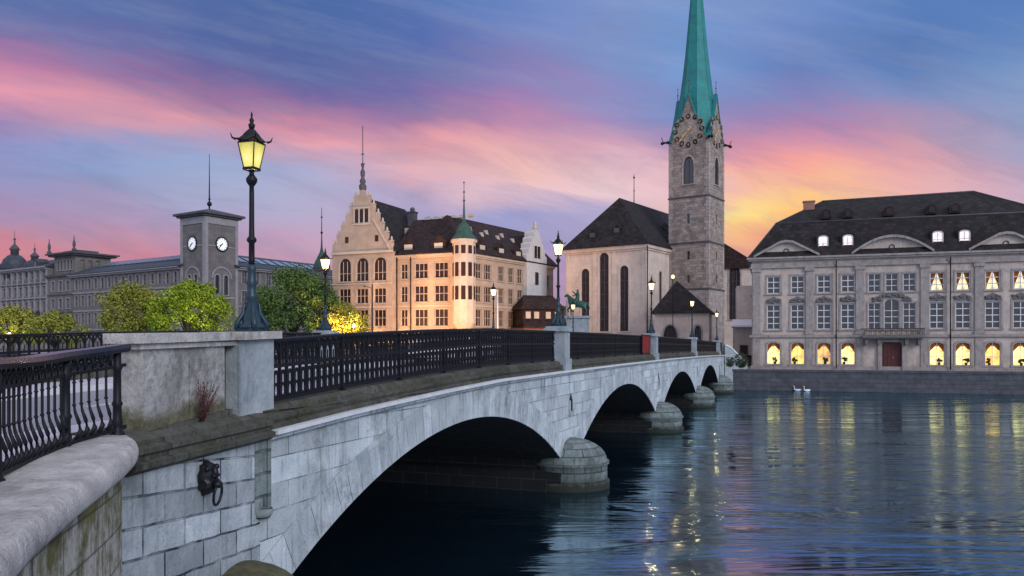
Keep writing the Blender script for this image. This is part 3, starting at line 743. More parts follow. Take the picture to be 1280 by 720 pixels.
# solid parapet block at the near end
par = thing('stone_parapet', O0+P(8.1,-.2,3.45), 'weathered pale stone parapet block at the bridge head with moss at its foot', 'parapet')
po = O0+P(8.1,-.2,3.45)
def PP(d, off, z): return O0+P(d, off, z)-po
def slab(name, mat, d0, d1, off0, off1, z0a, z0b, z1a, z1b, n_=5):
    mb = MB()
    for i in range(n_):
        t0, t1 = i/n_, (i+1)/n_; a = d0+(d1-d0)*t0; b_ = d0+(d1-d0)*t1
        za, zb = z0a+(z0b-z0a)*t0, z0a+(z0b-z0a)*t1; ya, yb = z1a+(z1b-z1a)*t0, z1a+(z1b-z1a)*t1
        mb.face([PP(a,off0,za),PP(b_,off0,zb),PP(b_,off0,yb),PP(a,off0,ya)]); mb.face([PP(b_,off1,zb),PP(a,off1,za),PP(a,off1,ya),PP(b_,off1,yb)])
        mb.face([PP(a,off0,ya),PP(b_,off0,yb),PP(b_,off1,yb),PP(a,off1,ya)]); mb.face([PP(a,off1,za),PP(b_,off1,zb),PP(b_,off0,zb),PP(a,off0,za)])
        if i == 0: mb.face([PP(a,off1,za),PP(a,off0,za),PP(a,off0,ya),PP(a,off1,ya)])
        if i == n_-1: mb.face([PP(b_,off0,zb),PP(b_,off1,zb),PP(b_,off1,yb),PP(b_,off0,yb)])
    return mb.build(name, mat, par)
slab('wall_block', 'parapet', 8.36, 9.225, -.17, -.45, 3.35, 3.40, 4.42, 4.44)
slab('wall_block', 'parapet', 9.24, 10.0, -.17, -.45, 3.40, 3.47, 4.44, 4.46)
slab('plinth', 'moss', 8.34, 10.1, -.12, -.46, 3.33, 3.42, 3.49, 3.60)
slab('pillar', 'pillar', 10.2, 10.98, -.08, -.56, 3.3, 3.36, 4.46, 4.50, 2)
slab('recess', 'moss', 10.0, 10.17, -.26, -.44, 3.38, 3.38, 4.44, 4.44, 1)
slab('coping', 'coping', 8.20, 9.225, -.07, -.50, 4.42, 4.445, 4.525, 4.55)
slab('coping', 'coping', 9.24, 10.14, -.08, -.50, 4.445, 4.47, 4.55, 4.57)
slab('coping', 'coping', 10.14, 11.03, .02, -.62, 4.47, 4.50, 4.575, 4.60, 2)
slab('coping_moulding', 'coping', 8.28, 10.92, -.12, -.48, 4.36, 4.42, 4.418, 4.468)

# dry plant growing out of the joint
dp = thing('dry_plant', O0+P(9.4,-.12,3.5), 'dry red brown weed growing against the parapet block joint', 'plant')
mb = MB(); random.seed(5)
for i in range(34):
    a = random.uniform(-.16,.16); h = random.uniform(.15,.50); b0 = P(9.4+a*.4,-.12,0)-P(9.4,-.12,0)
    l = Vector((random.uniform(-.05,.16), random.uniform(-.05,.16), 0))
    mb.tube([b0, b0+l*.4+Vector((.02,-.01,h*.5)), b0+l+Vector((.02,-.01,h))], .004, 3)
    for q in range(5):
        c = b0+l*random.random()+Vector((random.uniform(0,.03),-.01,h*random.uniform(.3,1))); s_ = .018
        v = Vector((random.uniform(-1,1),random.uniform(-1,1),random.uniform(-1,1)))*s_; v2 = Vector((random.uniform(-1,1),random.uniform(-1,1),1))*s_
        mb.face([c-v, c+v2, c+v])
mb.build('stems', 'dry', dp)

# lion-head mooring ring on the abutment
rg = thing('mooring_ring', O0+P(9.26,0,2.85), 'dark bronze lion head holding a mooring ring on the pale abutment wall', 'mooring ring')
mb = MB(); mb.M = Matrix.Rotation(math.atan2(.986,.168), 4, 'Z')   # local -y faces outward
mb.M = Matrix.Rotation(math.atan2(1,.17), 4, 'Z')
random.seed(2)
rings = 9; segs = 22; prev = None; grid = []
for j in range(rings+1):
    t = j/rings*math.pi/2; row = []
    for i in range(segs):
        a = 2*math.pi*i/segs; lob = 1+.10*math.sin(a*9)*(math.cos(t))
        r_ = math.cos(t)*lob; row.append((r_*.155*math.cos(a), -.015-.13*math.sin(t)-(.03 if 3 <= j <= 5 and math.sin(a) < 0 else 0), .02+r_*.20*math.sin(a)))
    grid.append(row)
for j in range(rings):
    for i in range(segs): mb.face([grid[j][i], grid[j][(i+1)%segs], grid[j+1][(i+1)%segs], grid[j+1][i]], None, True)
mb.build('lion_head', 'bronze', rg)
def ball(mb, c, r, sx=1, sy=1, sz=1, seg=10):
    old = mb.M; mb.M = mb.M @ Matrix.Translation(c) @ Matrix.Diagonal((sx,sy,sz,1))
    mb.lathe([(max(1e-4, r*math.sin(math.pi*i/6)), -r*math.cos(math.pi*i/6)) for i in range(7)], seg=seg); mb.M = old
mb = MB(); mb.M = Matrix.Rotation(math.atan2(1,.17), 4, 'Z')
ball(mb,(0,-.17,-.05),.06,1.1,1,.8); ball(mb,(-.1,-.10,.14),.035); ball(mb,(.1,-.10,.14),.035); ball(mb,(-.05,-.15,.05),.022); ball(mb,(.05,-.15,.05),.022); ball(mb,(0,-.13,.08),.05,.8,1,1.6)
mb.build('muzzle', 'bronze', rg)
mb = MB(); mb.M = Matrix.Rotation(math.atan2(1,.17), 4, 'Z')
pts = [(.02+.085*math.cos(a), -.16-.02*math.sin(a), -.17+.125*math.sin(a)) for a in [2*math.pi*i/20 for i in range(21)]]
mb.tube(pts, .016, 8); mb.build('ring', 'bronze', rg)

# ------------------------------------------------------------------ curved quay wall in the foreground
cw = thing('curved_quay_wall', (-3.6,7.7,0), 'moss streaked curved quay wall with a pale rounded coping in the foreground', 'quay wall')
off = Vector((-3.6,7.7,0))
def smooth_path(pts, k=6):
    out = []
    for i in range(len(pts)-1):
        p0, p1, p2, p3 = [Vector(pts[min(max(j,0),len(pts)-1)]) for j in (i-1,i,i+1,i+2)]
        for q in range(k):
            t = q/k; out.append(.5*((2*p1)+(-p0+p2)*t+(2*p0-5*p1+4*p2-p3)*t*t+(-p0+3*p1-3*p2+p3)*t**3))
    out.append(Vector(pts[-1])); return out
wp = smooth_path([(x, y, 0) for x, y in wall_edge[:11]], 14)
wl = [(p.x-off.x, p.y-off.y) for p in wp]
# travel from far to near: the river is on the left, so mirror offsets
mb = MB(); mb.sweep(wl, [(.12,-1.5),(.12,3.17),(.7,3.17),(.7,-1.5)]); mb.build('wall', 'mosswall', cw)
def cz(y): return 3.34 + max(0, min(1, (y-5.2)/2.9))*.12
cl = [(p.x-off.x, p.y-off.y, cz(p.y)) for p in wp]
prof = [(.07,-.20),(.03,-.17)]+[(.05-.075*math.cos(t), -.07+.118*math.sin(t)) for t in [R(-50+14*i) for i in range(10)]]+[(.14,.052),(.5,.06),(.80,.05),(.80,-.20)]
seglen = 0; st = 0
Lc = [0]
for a, b_ in zip(cl, cl[1:]): Lc.append(Lc[-1]+math.dist(a[:2], b_[:2]))
cuts = [0, 1.15, 2.35, 3.6, 4.9, 6.4, 8.2, 10.6, 14]
for a, b_ in zip(cuts, cuts[1:]):
    seg = []
    for k2 in range(17):
        L_ = a+.006+(b_-a-.012)*k2/16
        if L_ > Lc[-1]: continue
        i = max(j for j in range(len(Lc)) if Lc[j] <= L_+1e-9); i = min(i, len(cl)-2)
        t = (L_-Lc[i])/(Lc[i+1]-Lc[i]); seg.append(tuple(cl[i][q]+(cl[i+1][q]-cl[i][q])*t for q in range(3)))
    if len(seg) > 2:
        mb = MB(); mb.sweep(seg, prof, smooth=False)
        if a == 0:                                    # rounded nose towards the bridge
            mb.M = Matrix.Translation((cl[0][0]-.38, cl[0][1]+.0, cl[0][2]))
            mb.lathe([(.34,-.20),(.40,-.14),(.42,-.07),(.40,0),(.35,.035),(.28,.05)], seg=20)
        mb.build('coping', 'coping', cw)

# ------------------------------------------------------------------ iron railings
def rail_module(mb, p0, p1, h, full=True):
    """one bay of gothic tracery between two thin bars, from p0 to p1 (base points)"""
    p0, p1 = Vector(p0), Vector(p1); t = (p1-p0); L = Vector((t.x, t.y, 0)).length; sl = t.z
    a = math.atan2(t.y, t.x)
    old = mb.M
    mb.M = Matrix.Translation(p0) @ Matrix.Rotation(a, 4, 'Z')
    def q(x, z): return (x, 0, z+sl*x/L)
    def bar(pts, r, rad=None):
        w_ = r
        for (x0, z0), (x1, z1) in zip(pts, pts[1:]):
            dx, dz = x1-x0, z1-z0; l = math.hypot(dx, dz); nx, nz = -dz/l*w_, dx/l*w_
            A = [(x0+nx,z0+nz),(x1+nx,z1+nz),(x1-nx,z1-nz),(x0-nx,z0-nz)]
            e = sl/L
            fr = [(x,-w_,z+e*x) for x, z in A]; bk = [(x,w_,z+e*x) for x, z in A]
            mb.face(fr); mb.face(bk[::-1])
            mb.face([fr[0],bk[0],bk[1],fr[1]][::-1]); mb.face([fr[3],fr[2],bk[2],bk[3]])
    bar([(0,.05),(0,h-.07)], .019)
    if full:
        ha = h-.10
        bar([(0,ha-.20),(L*.12,ha-.11),(L*.5,ha)], .014); bar([(L,ha-.20),(L*.88,ha-.11),(L*.5,ha)], .014)
        bar([(L*.5,ha-.02),(L*.5,h-.06)], .012); bar([(L*.5,ha-.30),(L*.5,ha-.14)], .008)
        bar([(0,ha-.02),(L*.25,ha+.03),(L*.5,ha)], .010); bar([(L,ha-.02),(L*.75,ha+.03),(L*.5,ha)], .010)
        # small arch under the mid rail and the oval loop at the foot
        bar([(L*.2,h*.30),(L*.22,h*.42),(L*.5,h*.50),(L*.78,h*.42),(L*.8,h*.30)], .012)
        n_ = 10; cx, cz_, rx, rz_ = L*.5, h*.19, L*.36, h*.11
        bar([(cx+rx*math.cos(2*math.pi*i/n_), cz_+rz_*math.sin(2*math.pi*i/n_)) for i in range(n_+1)], .015)
    mb.M = old
def deck_railing(d0, d1, off_, label, full=True, pitch=.165, group=None, post_every=12):
    o = thing('iron_railing', O0+P(d0, off_, ledge(d0)+.36), label, 'railing', group)
    base = O0+P(d0, off_, ledge(d0)+.36)
    def Q(dd): return O0+P(dd, off_, ledge(dd)+.36)-base
    n_ = int((d1-d0)*1.061/pitch); h = .92; mb = MB()
    for i in range(n_): rail_module(mb, Q(d0+(d1-d0)*i/n_), Q(d0+(d1-d0)*(i+1)/n_), h, full)
    mb.build('tracery_panel', 'iron', o)
    path = [tuple(Q(d0+(d1-d0)*i/30)) for i in range(31)]
    mb = MB(); mb.sweep(path, [(.05,h-.06),(.055,h-.02),(.03,h),(-.03,h),(-.055,h-.02),(-.05,h-.06)]); mb.build('top_rail', 'iron', o)
    mb = MB(); mb.sweep(path, [(.025,h*.54),(.025,h*.60),(-.025,h*.60),(-.025,h*.54)]); mb.build('middle_rail', 'iron', o)
    mb = MB(); mb.sweep(path, [(.03,.03),(.03,.08),(-.03,.08),(-.03,.03)]); mb.build('bottom_rail', 'iron', o)
    for i in range(0, n_+1, post_every):
        p = Q(d0+(d1-d0)*i/n_)
        mb = MB(); mb.M = Matrix.Translation(p) @ Matrix.Rotation(ang, 4, 'Z')
        mb.box(-.024,.024,-.03,.03,0,h-.06); mb.box(-.04,.04,-.05,.05,0,.06); mb.build('post', 'iron', o)
    return o
GR = 'iron railing sections of the bridge'
NL = ['long black iron tracery railing beside the first pillar lamp, nearest section of bridge rail',
      'black iron railing section behind the red panel, between second and third lamp pillars',
      'black iron railing section between the third and fourth lamp pillars',
      'black iron railing section between the fourth and fifth lamp pillars',]
for i in range(4):
    deck_railing(PILL[i]+(.38 if i == 0 else .36), PILL[i+1]-.36, -.24, NL[i], True, .165 if i < 2 else .2, GR)
FB = [10.9, 25.4, 41.2, 57, 74]
FL = ['far side bridge railing seen above the curved railing at left', 'far side bridge railing seen through the near tracery bars',
      'far side bridge railing beyond the white cars near the statue', 'far side bridge railing section by the church choir']
for i in range(4):
    deck_railing(FB[i]+.33, FB[i+1]-.33, -W+.24, FL[i], True, .26 if i else .24, GR)
deck_railing(74.36, 79, -.24, 'last short black railing section at the church end of the bridge', True, .2, GR)

# curved railing on the foreground coping
rp_ = smooth_path([(-3.93,8.12,3.50),(-4.03,7.75,3.46),(-4.04,7.26,3.43),(-3.93,6.5,3.39),(-3.73,5.8,3.39),(-3.42,4.8,3.39),(-2.95,3.7,3.39),(-2.35,2.7,3.39),(-1.4,1.5,3.39)], 10)
Lr = [0]
for a, b_ in zip(rp_, rp_[1:]): Lr.append(Lr[-1]+(b_.xy-a.xy).length)
def at(L_):
    i = max(j for j in range(len(Lr)) if Lr[j] <= L_+1e-9); i = min(i, len(rp_)-2)
    t = (L_-Lr[i])/(Lr[i+1]-Lr[i]); return rp_[i].lerp(rp_[i+1], t), (rp_[i+1]-rp_[i])
base = Vector((-3.93,8.12,3.50))
cr = thing('curved_railing', base, 'curved black iron baluster railing on the pale coping at lower left', 'railing')
h = .91
path = [tuple(at(Lr[-1]*i/60)[0]-base) for i in range(61)]
mb = MB(); mb.sweep(path, [(.06,h-.07),(.085,h-.03),(.07,h+.01),(-.07,h+.01),(-.085,h-.03),(-.06,h-.07)]); mb.build('top_rail', 'iron_gloss', cr)
mb = MB(); mb.sweep(path, [(.02,h-.22),(.02,h-.19),(-.02,h-.19),(-.02,h-.22)]); mb.build('middle_rail', 'iron', cr)
mb = MB(); mb.sweep(path, [(.025,.06),(.025,.10),(-.025,.10),(-.025,.06)]); mb.build('bottom_rail', 'iron', cr)
L_ = .12; k_ = 0; posts = [.10, .90, 2.42, 3.9, 5.6, 7.3]
tr = MB()
while L_ < Lr[-1]-.1:
    p, t = at(L_); a = math.atan2(t.y, t.x); p = p-base
    Mx = Matrix.Translation(p) @ Matrix.Rotation(a, 4, 'Z')
    if min(abs(L_-q) for q in posts) > .06:
        # S-curved belly baluster, local -y/+y is across the rail
        mb = MB(); mb.M = Mx
        mb.tube([(0,0,.09),(0,.035,.12),(0,.06,.17),(0,.045,.25),(0,.012,.34),(0,0,.42),(0,0,h-.24),(0,0,h-.12)], .011, 6, rad=[.018,.023,.023,.018,.014,.0125,.0125,.0125])
        mb.lathe([(.011,0),(.02,.012),(.011,.024)], (0,0,h-.30), 8); mb.lathe([(.012,0),(.021,.012),(.012,.024)], (0,0,.40), 8)
        mb.build('baluster', 'iron', cr)
    tr.M = Mx
    w_ = .062
    tr.tube([(-w_,0,h-.20),(-w_*.75,0,h-.12),(0,0,h-.06)], .008, 5); tr.tube([(w_,0,h-.20),(w_*.75,0,h-.12),(0,0,h-.06)], .008, 5)
    tr.tube([(.03*math.cos(q), 0, h-.125+.03*math.sin(q)) for q in [2*math.pi*i/8 for i in range(9)]], .007, 4)
    L_ += .124
tr.build('tracery_band', 'iron', cr)
for q in posts:
    p, t = at(q); a = math.atan2(t.y, t.x)
    mb = MB(); mb.M = Matrix.Translation(p-base) @ Matrix.Rotation(a, 4, 'Z')
    mb.lathe([(.075,0),(.075,.03),(.05,.06),(.042,.10),(.055,.14),(.044,.18),(.042,.30),(.055,.33),(.04,.36),(.037,.66),(.052,.69),(.04,.72),(.037,h-.04)], seg=12)
    mb.build('post', 'iron', cr)

# ------------------------------------------------------------------ street lamps of the bridge
def lamp(loc, label, near=False, power=30, far=False):
    o = thing('street_lamp', loc, label, 'street lamp', 'ornate street lamps of the bridge', ang+R(3 if near else 0))
    sg = 16 if near else 10
    mb = MB()   # spreading foot
    mb.box(-.20,.20,-.20,.20,0,.05)
    mb.lathe([(.24,.05),(.23,.09),(.17,.13),(.16,.20),(.13,.27),(.10,.36),(.085,.44),(.105,.49),(.105,.53),(.08,.57),(.078,.66),(.095,.70),(.07,.76),(.068,.88),(.085,.92),(.055,.97)], seg=sg)
    for q in range(4):
        a = math.pi/2*q+math.pi/4; c, s_ = math.cos(a), math.sin(a)
        mb.tube([(c*.10,s_*.10,.42),(c*.13,s_*.13,.40),(c*.14,s_*.14,.27),(c*.19,s_*.19,.20),(c*.25,s_*.25,.13),(c*.26,s_*.26,.03)], .03, 6, rad=[.02,.028,.04,.045,.05,.045])
    mb.build('foot', 'iron_blue', o)
    mb = MB(); mb.lathe([(.055,.95),(.052,1.05),(.05,1.28),(.085,1.31),(.085,1.34),(.05,1.38),(.046,1.5),(.043,2.0),(.04,2.10),(.075,2.14),(.095,2.17),(.10,2.21),(.06,2.25),(.04,2.28),(.045,2.31),(.09,2.35),(.06,2.36)], seg=sg)
    mb.build('shaft', 'iron', o)
    # square lantern set corner to the viewer: panes slope outwards going up
    z0, z1, a0, a1 = 2.36, 2.72, .095, .165
    rot = R(45)-ang if False else 0
    lm = MB(); gm = []
    cor = lambda a, z: [(a,a,z),(-a,a,z),(-a,-a,z),(a,-a,z)]
    A, B = cor(a0, z0), cor(a1, z1)
    fr = MB()
    fr.box(-a0-.015,a0+.015,-a0-.015,a0+.015,z0-.03,z0+.01)
    for p, q in zip(A, B): fr.tube([p, q], .011, 5)
    for i in range(4):
        fr.tube([B[i], B[(i+1)%4]], .013, 5)
        g = MB(); j = (i+1) % 4; s_ = .97
        g.face([Vector(A[i])*1, Vector(A[j])*1, Vector(B[j])*1, Vector(B[i])*1]); 
        g.build('glass_pane', 'lantern' if near else 'lantern_far', o)
    fr.build('lantern_frame', 'iron', o)
    rf = MB()   # pagoda roof with upturned corners
    n_ = 6; prof = [(.185,z1+.015),(.15,z1+.05),(.105,z1+.10),(.075,z1+.15),(.045,z1+.19),(.03,z1+.21)]
    rings = []
    for a, z in prof: rings.append([(a*x, a*y, z+(.045 if k3 % 2 == 0 and a > .17 else 0)) for k3, (x, y) in enumerate([(1.12,1.12),(0,1),(-1.12,1.12),(-1,0),(-1.12,-1.12),(0,-1),(1.12,-1.12),(1,0)])])
    for r0, r1 in zip(rings, rings[1:]):
        for i in range(8): rf.face([r0[i], r0[(i+1)%8], r1[(i+1)%8], r1[i]])
    rf.face([(x, y, z-.005) for x, y, z in rings[0]][::-1])
    for x, y in ((1,1),(-1,1),(-1,-1),(1,-1)):
        rf.tube([(x*.19,y*.19,z1+.035),(x*.235,y*.235,z1+.06),(x*.255,y*.255,z1+.12)], .012, 5, rad=[.018,.015,.006])
    rf.lathe([(.03,z1+.20),(.05,z1+.23),(.062,z1+.27),(.035,z1+.29),(.03,z1+.31),(.045,z1+.335),(.025,z1+.36),(.012,z1+.39),(.022,z1+.41),(.004,z1+.46)], seg=sg)
    rf.build('lantern_roof', 'iron', o)
    bm_ = MB(); ball(bm_, (0,0,z0+.16), .05, 1, 1, 1.5, 10); bm_.build('bulb', 'lantern_far', o)
    ld = bpy.data.lights.new('lamp_light', 'POINT'); lo = bpy.data.objects.new('lamp_light', ld); COL.objects.link(lo)
    o.scale = (.76, .76, .93)
    lo.location = (0,0,z0-.12); lo.parent = o; ld.energy = power; ld.color = (1,.72,.30); ld.shadow_soft_size = .08
    return o
lamp(O0+P(10.68,-.20,4.585), 'tall black lamp with a glowing lantern on the nearest bridge pillar', True, 16)
NLL = ['lit bridge lamp on the second near pillar, in front of the church choir wall', 'lit bridge lamp right of the choir windows, beside the red panel',
       'lit bridge lamp in front of the church porch', 'lit bridge lamp at the church end, nearest the tower foot']
for dd, lb in zip(PILL[1:], NLL): lamp(O0+P(dd,-.22,ledge(dd)+1.42), lb, False, 60)
FLL = ['lit far side bridge lamp standing above the dark green tree', 'lit far side bridge lamp in front of the ochre town hall', 'lit far side bridge lamp beside the rider statue']
for dd, lb in zip(FB[1:4], FLL): lamp(O0+P(dd,-W+.22,ledge(dd)+1.36), lb, False, 60)

# red panel hung on the railing by the third pillar
rp0 = O0+P(38.3,-.16,ledge(38.3)+.40)
o = thing('red_panel', rp0, 'red panel fixed on the railing beside the third lamp pillar', 'panel', None, ang)
mb = MB(); mb.box(-.6,1.45,-.02,.02,.05,.86); mb.build('board', 'redpanel', o)
mb = MB(); mb.box(-.66,-.6,-.03,.03,0,.92); mb.box(1.45,1.51,-.03,.03,0,.92); mb.box(-.6,1.45,-.03,.03,.86,.92); mb.box(-.6,1.45,-.03,.03,0,.05); mb.build('frame', 'iron', o)

# ------------------------------------------------------------------ cars on the bridge
def car(dd, off_, label):
    zr = ledge(dd)+.085; o = thing('parked_car', O0+P(dd,off_,zr), label, 'car', None, ang)
    side = [(-2.1,.30),(-2.15,.62),(-2.02,.86),(-1.55,.93),(-.95,1.33),(.35,1.36),(1.05,.95),(1.85,.82),(2.12,.62),(2.15,.32)]
    lo_ = [(-2.1,.30),(-2.15,.62),(-2.02,.86),(-1.55,.90),(1.10,.93),(1.85,.82),(2.12,.62),(2.15,.32)]
    mb = MB(); mb.prism(lo_, -.86, .86)
    # cabin tapering inwards
    A = [(-1.62,.90),(-1.0,1.30),(.30,1.34),(1.10,.92)]
    f0 = [(x, -.82 if z < 1 else -.62, z) for x, z in A]; f1 = [(x, .82 if z < 1 else .62, z) for x, z in A]
    mb.face([f0[1], f0[2], f1[2], f1[1]]); mb.box(-.98,.28,-.60,.60,1.30,1.36)
    for a, b_ in ((f0[0],f0[1]),(f0[2],f0[3]),(f1[0],f1[1]),(f1[2],f1[3])): mb.tube([a,b_], .035, 5)
    mb.tube([(-.3,-.83,.9),(-.3,-.63,1.32)], .03, 5); mb.tube([(-.3,.83,.9),(-.3,.63,1.32)], .03, 5)
    mb.build('body', 'carwhite', o)
    mb = MB(); mb.face([f0[0],f0[3],f0[2],f0[1]][::-1]); mb.face([f1[0],f1[3],f1[2],f1[1]]); mb.face([f0[3],f1[3],f1[2],f0[2]]); mb.face([f0[1],f1[1],f1[0],f0[0]])
    mb.build('windows', 'glass', o)
    for x in (-1.35, 1.35):
        for y in (-.80, .80):
            wl_ = MB(); wl_.M = Matrix.Translation((x, y, .31)) @ Matrix.Rotation(R(90), 4, 'X'); wl_.lathe([(.31,-.1),(.31,.1)], seg=18)
            wo_ = wl_.build('wheel', 'tyre', o)
            rm = MB(); rm.M = Matrix.Translation((x, y, .31)) @ Matrix.Rotation(R(90), 4, 'X'); rm.lathe([(.19,-.11),(.19,.11)], seg=14); rm.build('rim', 'pillar', wo_)
    for y in (-.6, .6):
        mb = MB(); mb.cbox(-2.13, y, .64, .06, .28, .12); mb.build('tail_lamp', 'redlamp', o)
        mb = MB(); mb.cbox(2.10, y, .58, .06, .30, .12); mb.build('headlight', 'white', o)
    return o
car(29.0, -5.8, 'white car on the bridge roadway behind the long near railing')
#BUILD2
# ================================================================== GREY PALACE (right)
ea = (.9496, -.3134)
A0 = (24.3, 81.03)
org = (A0[0], A0[1], 2.04)
pal = thing('palace', org, 'long grey rococo palace with mansard roof and lit ground floor windows behind the quay', 'building')
Mx = frame(A0, ea, org, 2.04)
LP, DP = 25.8, 13.0; LX = LP+3.0
G = 2.04
def sx(px):
    q = (px-640)/F; d = 89.05/(1+.33*q); return (d*q-24.3)/.9496
cL = [sx(967), sx(997), sx(1030), sx(1060)]; cols = cL + [LP-s for s in cL[::-1]]
cC = [sx(1093), LP/2, LP-sx(1093)]
holes = []
for s in cols: holes += [(s, 2.55-G, 1.25, 2.15, 'seg'), (s, 6.0-G, 1.3, 2.5, 'rect'), (s, 9.6-G, 1.25, 1.75, 'rect')]
for s in cC: holes += [(s, 9.6-G, 1.1, 1.75, 'rect'), (s, 6.0-G, 1.1 if s != LP/2 else 1.35, 2.5 if s != LP/2 else 2.9, 'rect' if s != LP/2 else 'seg')]
holes.append((LP/2, .1, 1.75, 2.75, 'seg'))
sideh = [(x, z, 1.1, hh, 'rect') for x in (2.5, 5.2, 8, 10.8) for z, hh in ((.6,2),(3.96,2.4),(7.56,1.7))]
mb = MB(); block(mb, Mx, LX, DP, 11.1, holes, sideh, sideh); mb.build('wall', 'meisen', pal)
random.seed(11)
for i, s in enumerate(cols):
    window(pal, Mx, s, 2.55-G, 1.25, 2.15, 'seg', 2, 2, .16, 'white', 'meisen_trim', ['lit','lit_amber','lit_dim','lit','lit','lit','lit_amber','lit'][i], bar=.04)
    wn = bpy.data.objects[-1] if False else None
    mb = MB(); mb.M = Mx @ Matrix.Translation((s, 0, 2.55-G)); rr_ = random.Random(i*7+1)
    mb.prism([(-.62,2.12),(-.62,1.25+rr_.uniform(-.2,.2)),(-.42,1.5),(-.1,1.85),(0,1.75),(.12,1.85),(.42,1.5),(.62,1.25+rr_.uniform(-.2,.2)),(.62,2.12)], .14, .17)
    mb.build('curtain', 'curtain', pal)
    mb = MB(); mb.M = Mx @ Matrix.Translation((s, 0, 2.55-G)); x0_ = rr_.uniform(-.35,.3)
    mb.lathe([(.10,.0),(.14,.22),(.09,.24)], (x0_,.1,.03), 8)
    for q in range(9): ball(mb, (x0_+rr_.uniform(-.2,.2), .1, .3+rr_.uniform(0,.35)), rr_.uniform(.07,.13), 1, .5, 1, 6)
    mb.build('window_plant', 'leaf_shrub', pal)
    window(pal, Mx, s, 6.0-G, 1.3, 2.5, 'rect', 2, 4, .17, 'white', 'meisen_trim', 'glass', bar=.085)
    if i in (4,5,6,7):
        mb = MB(); mb.M = Mx @ Matrix.Translation((s, 0, 9.6-G))
        mb.prism([(-.6,.05),(-.6,1.7),(-.05,1.7),(-.22,1.1),(-.42,.5),(-.5,.05)], .185, .195); mb.prism([(.6,.05),(.6,1.7),(.05,1.7),(.22,1.1),(.42,.5),(.5,.05)], .185, .195)
        mb.build('curtain', 'curtain', pal)
    window(pal, Mx, s, 9.6-G, 1.25, 1.75, 'rect', 2, 3, .17, 'white', 'meisen_trim', 'lit2' if i in (4,5,6,7) else 'glass', bar=.085)
for s in cC:
    window(pal, Mx, s, 9.6-G, 1.1, 1.75, 'rect', 2, 3, .15, 'white', 'meisen_trim', 'glass')
    if s != LP/2: window(pal, Mx, s, 6.0-G, 1.1, 2.5, 'rect', 2, 4, .15, 'white', 'meisen_trim')
window(pal, Mx, LP/2, 6.0-G, 1.35, 2.9, 'seg', 2, 4, .18, 'white', 'meisen_trim')
for x in (2.5, 5.2, 8, 10.8):
    ML = Mx @ Matrix.Translation((0,DP,0)) @ Matrix.Rotation(R(-90),4,'Z')
    for z, hh in ((.6,2),(3.96,2.4),(7.56,1.7)): window(pal, ML, x, z, 1.1, hh, 'rect', 2, 3, .15, 'white', 'meisen_trim')
# door
mb = MB(); mb.M = Mx @ Matrix.Translation((LP/2,0,.1)); mb.prism([(x, z) for x, z in outline(1.75,2.75,'seg')], .16, .24)
for i in range(-2, 3): mb.box(i*.35-.02, i*.35+.02, .13, .17, .1, 2.3)
mb.box(-.85,.85,.12,.17,1.15,1.22)
dr = mb.build('door', 'redwood', pal)
mb = MB(); mb.M = Mx @ Matrix.Translation((LP/2+.12,.1,1.2)); ball(mb, (0,0,0), .05); hd = mb.build('handle', 'gold', dr)
mb = MB(); mb.M = Mx
mb.box(LP/2-1.25, LP/2-.88, -.22, .05, 0, 2.7); mb.box(LP/2+.88, LP/2+1.25, -.22, .05, 0, 2.7); mb.box(LP/2-1.35, LP/2+1.35, -.3, .05, 2.7, 2.95)
mb.build('door_surround', 'meisen_trim', pal)
# pilasters, plinth, string courses, cornice
pil = [.45, sx(1012), sx(1076)-.1]; pil += [LP-s for s in pil] + [sx(949)+.0]
for s in pil[:-1]:
    mb = MB(); mb.M = Mx
    mb.box(s-.36, s+.36, -.14, .0, 3.55, 9.9); mb.box(s-.44, s+.44, -.2, .0, 3.45, 3.7); mb.box(s-.46, s+.46, -.24, .0, 9.75, 10.1); mb.box(s-.34, s+.34, -.09, 0, .35, 3.2)
    mb.build('pilaster', 'meisen_trim', pal)
mb = MB(); mb.M = Mx
for z0, z1, o_ in ((0,.35,.10),(3.18,3.42,.22),(10.12,10.3,.20),(10.3,10.62,.10),(10.85,11.02,.34),(11.02,11.2,.48)):
    mb.box(-o_, LX+o_, -o_, 0, z0, z1); mb.box(-o_, 0, 0, DP, z0, z1); mb.box(LX, LX+o_, 0, DP, z0, z1)
mb.build('cornice', 'meisen_trim', pal)
# carved reliefs above the middle windows and the central ornament
mb = MB(); mb.M = Mx; random.seed(4)
def relief(s, z, w_, h_):
    mb.prism([(s-w_/2, z), (s+w_/2, z), (s+w_/2*.9, z+h_*.55), (s+w_*.2, z+h_*.75), (s, z+h_), (s-w_*.2, z+h_*.75), (s-w_/2*.9, z+h_*.55)], -.09, 0)
    for i in range(12):
        a = random.uniform(-.45,.45)*w_; b_ = random.uniform(.05,.6)*h_
        ball(mb, (s+a, -.10, z+b_), random.uniform(.07,.14), 1.4, .8, .8, 6)
for a_ in [(s, 6.62, 1.5, .66) for s in cols]+[(LP/2, 6.95, 2.4, .55), (LP/2-1.3, 6.65, .8, .5), (LP/2+1.3, 6.65, .8, .5)]:
    mb = MB(); mb.M = Mx; relief(*a_); mb.build('carved_relief', 'relief', pal)
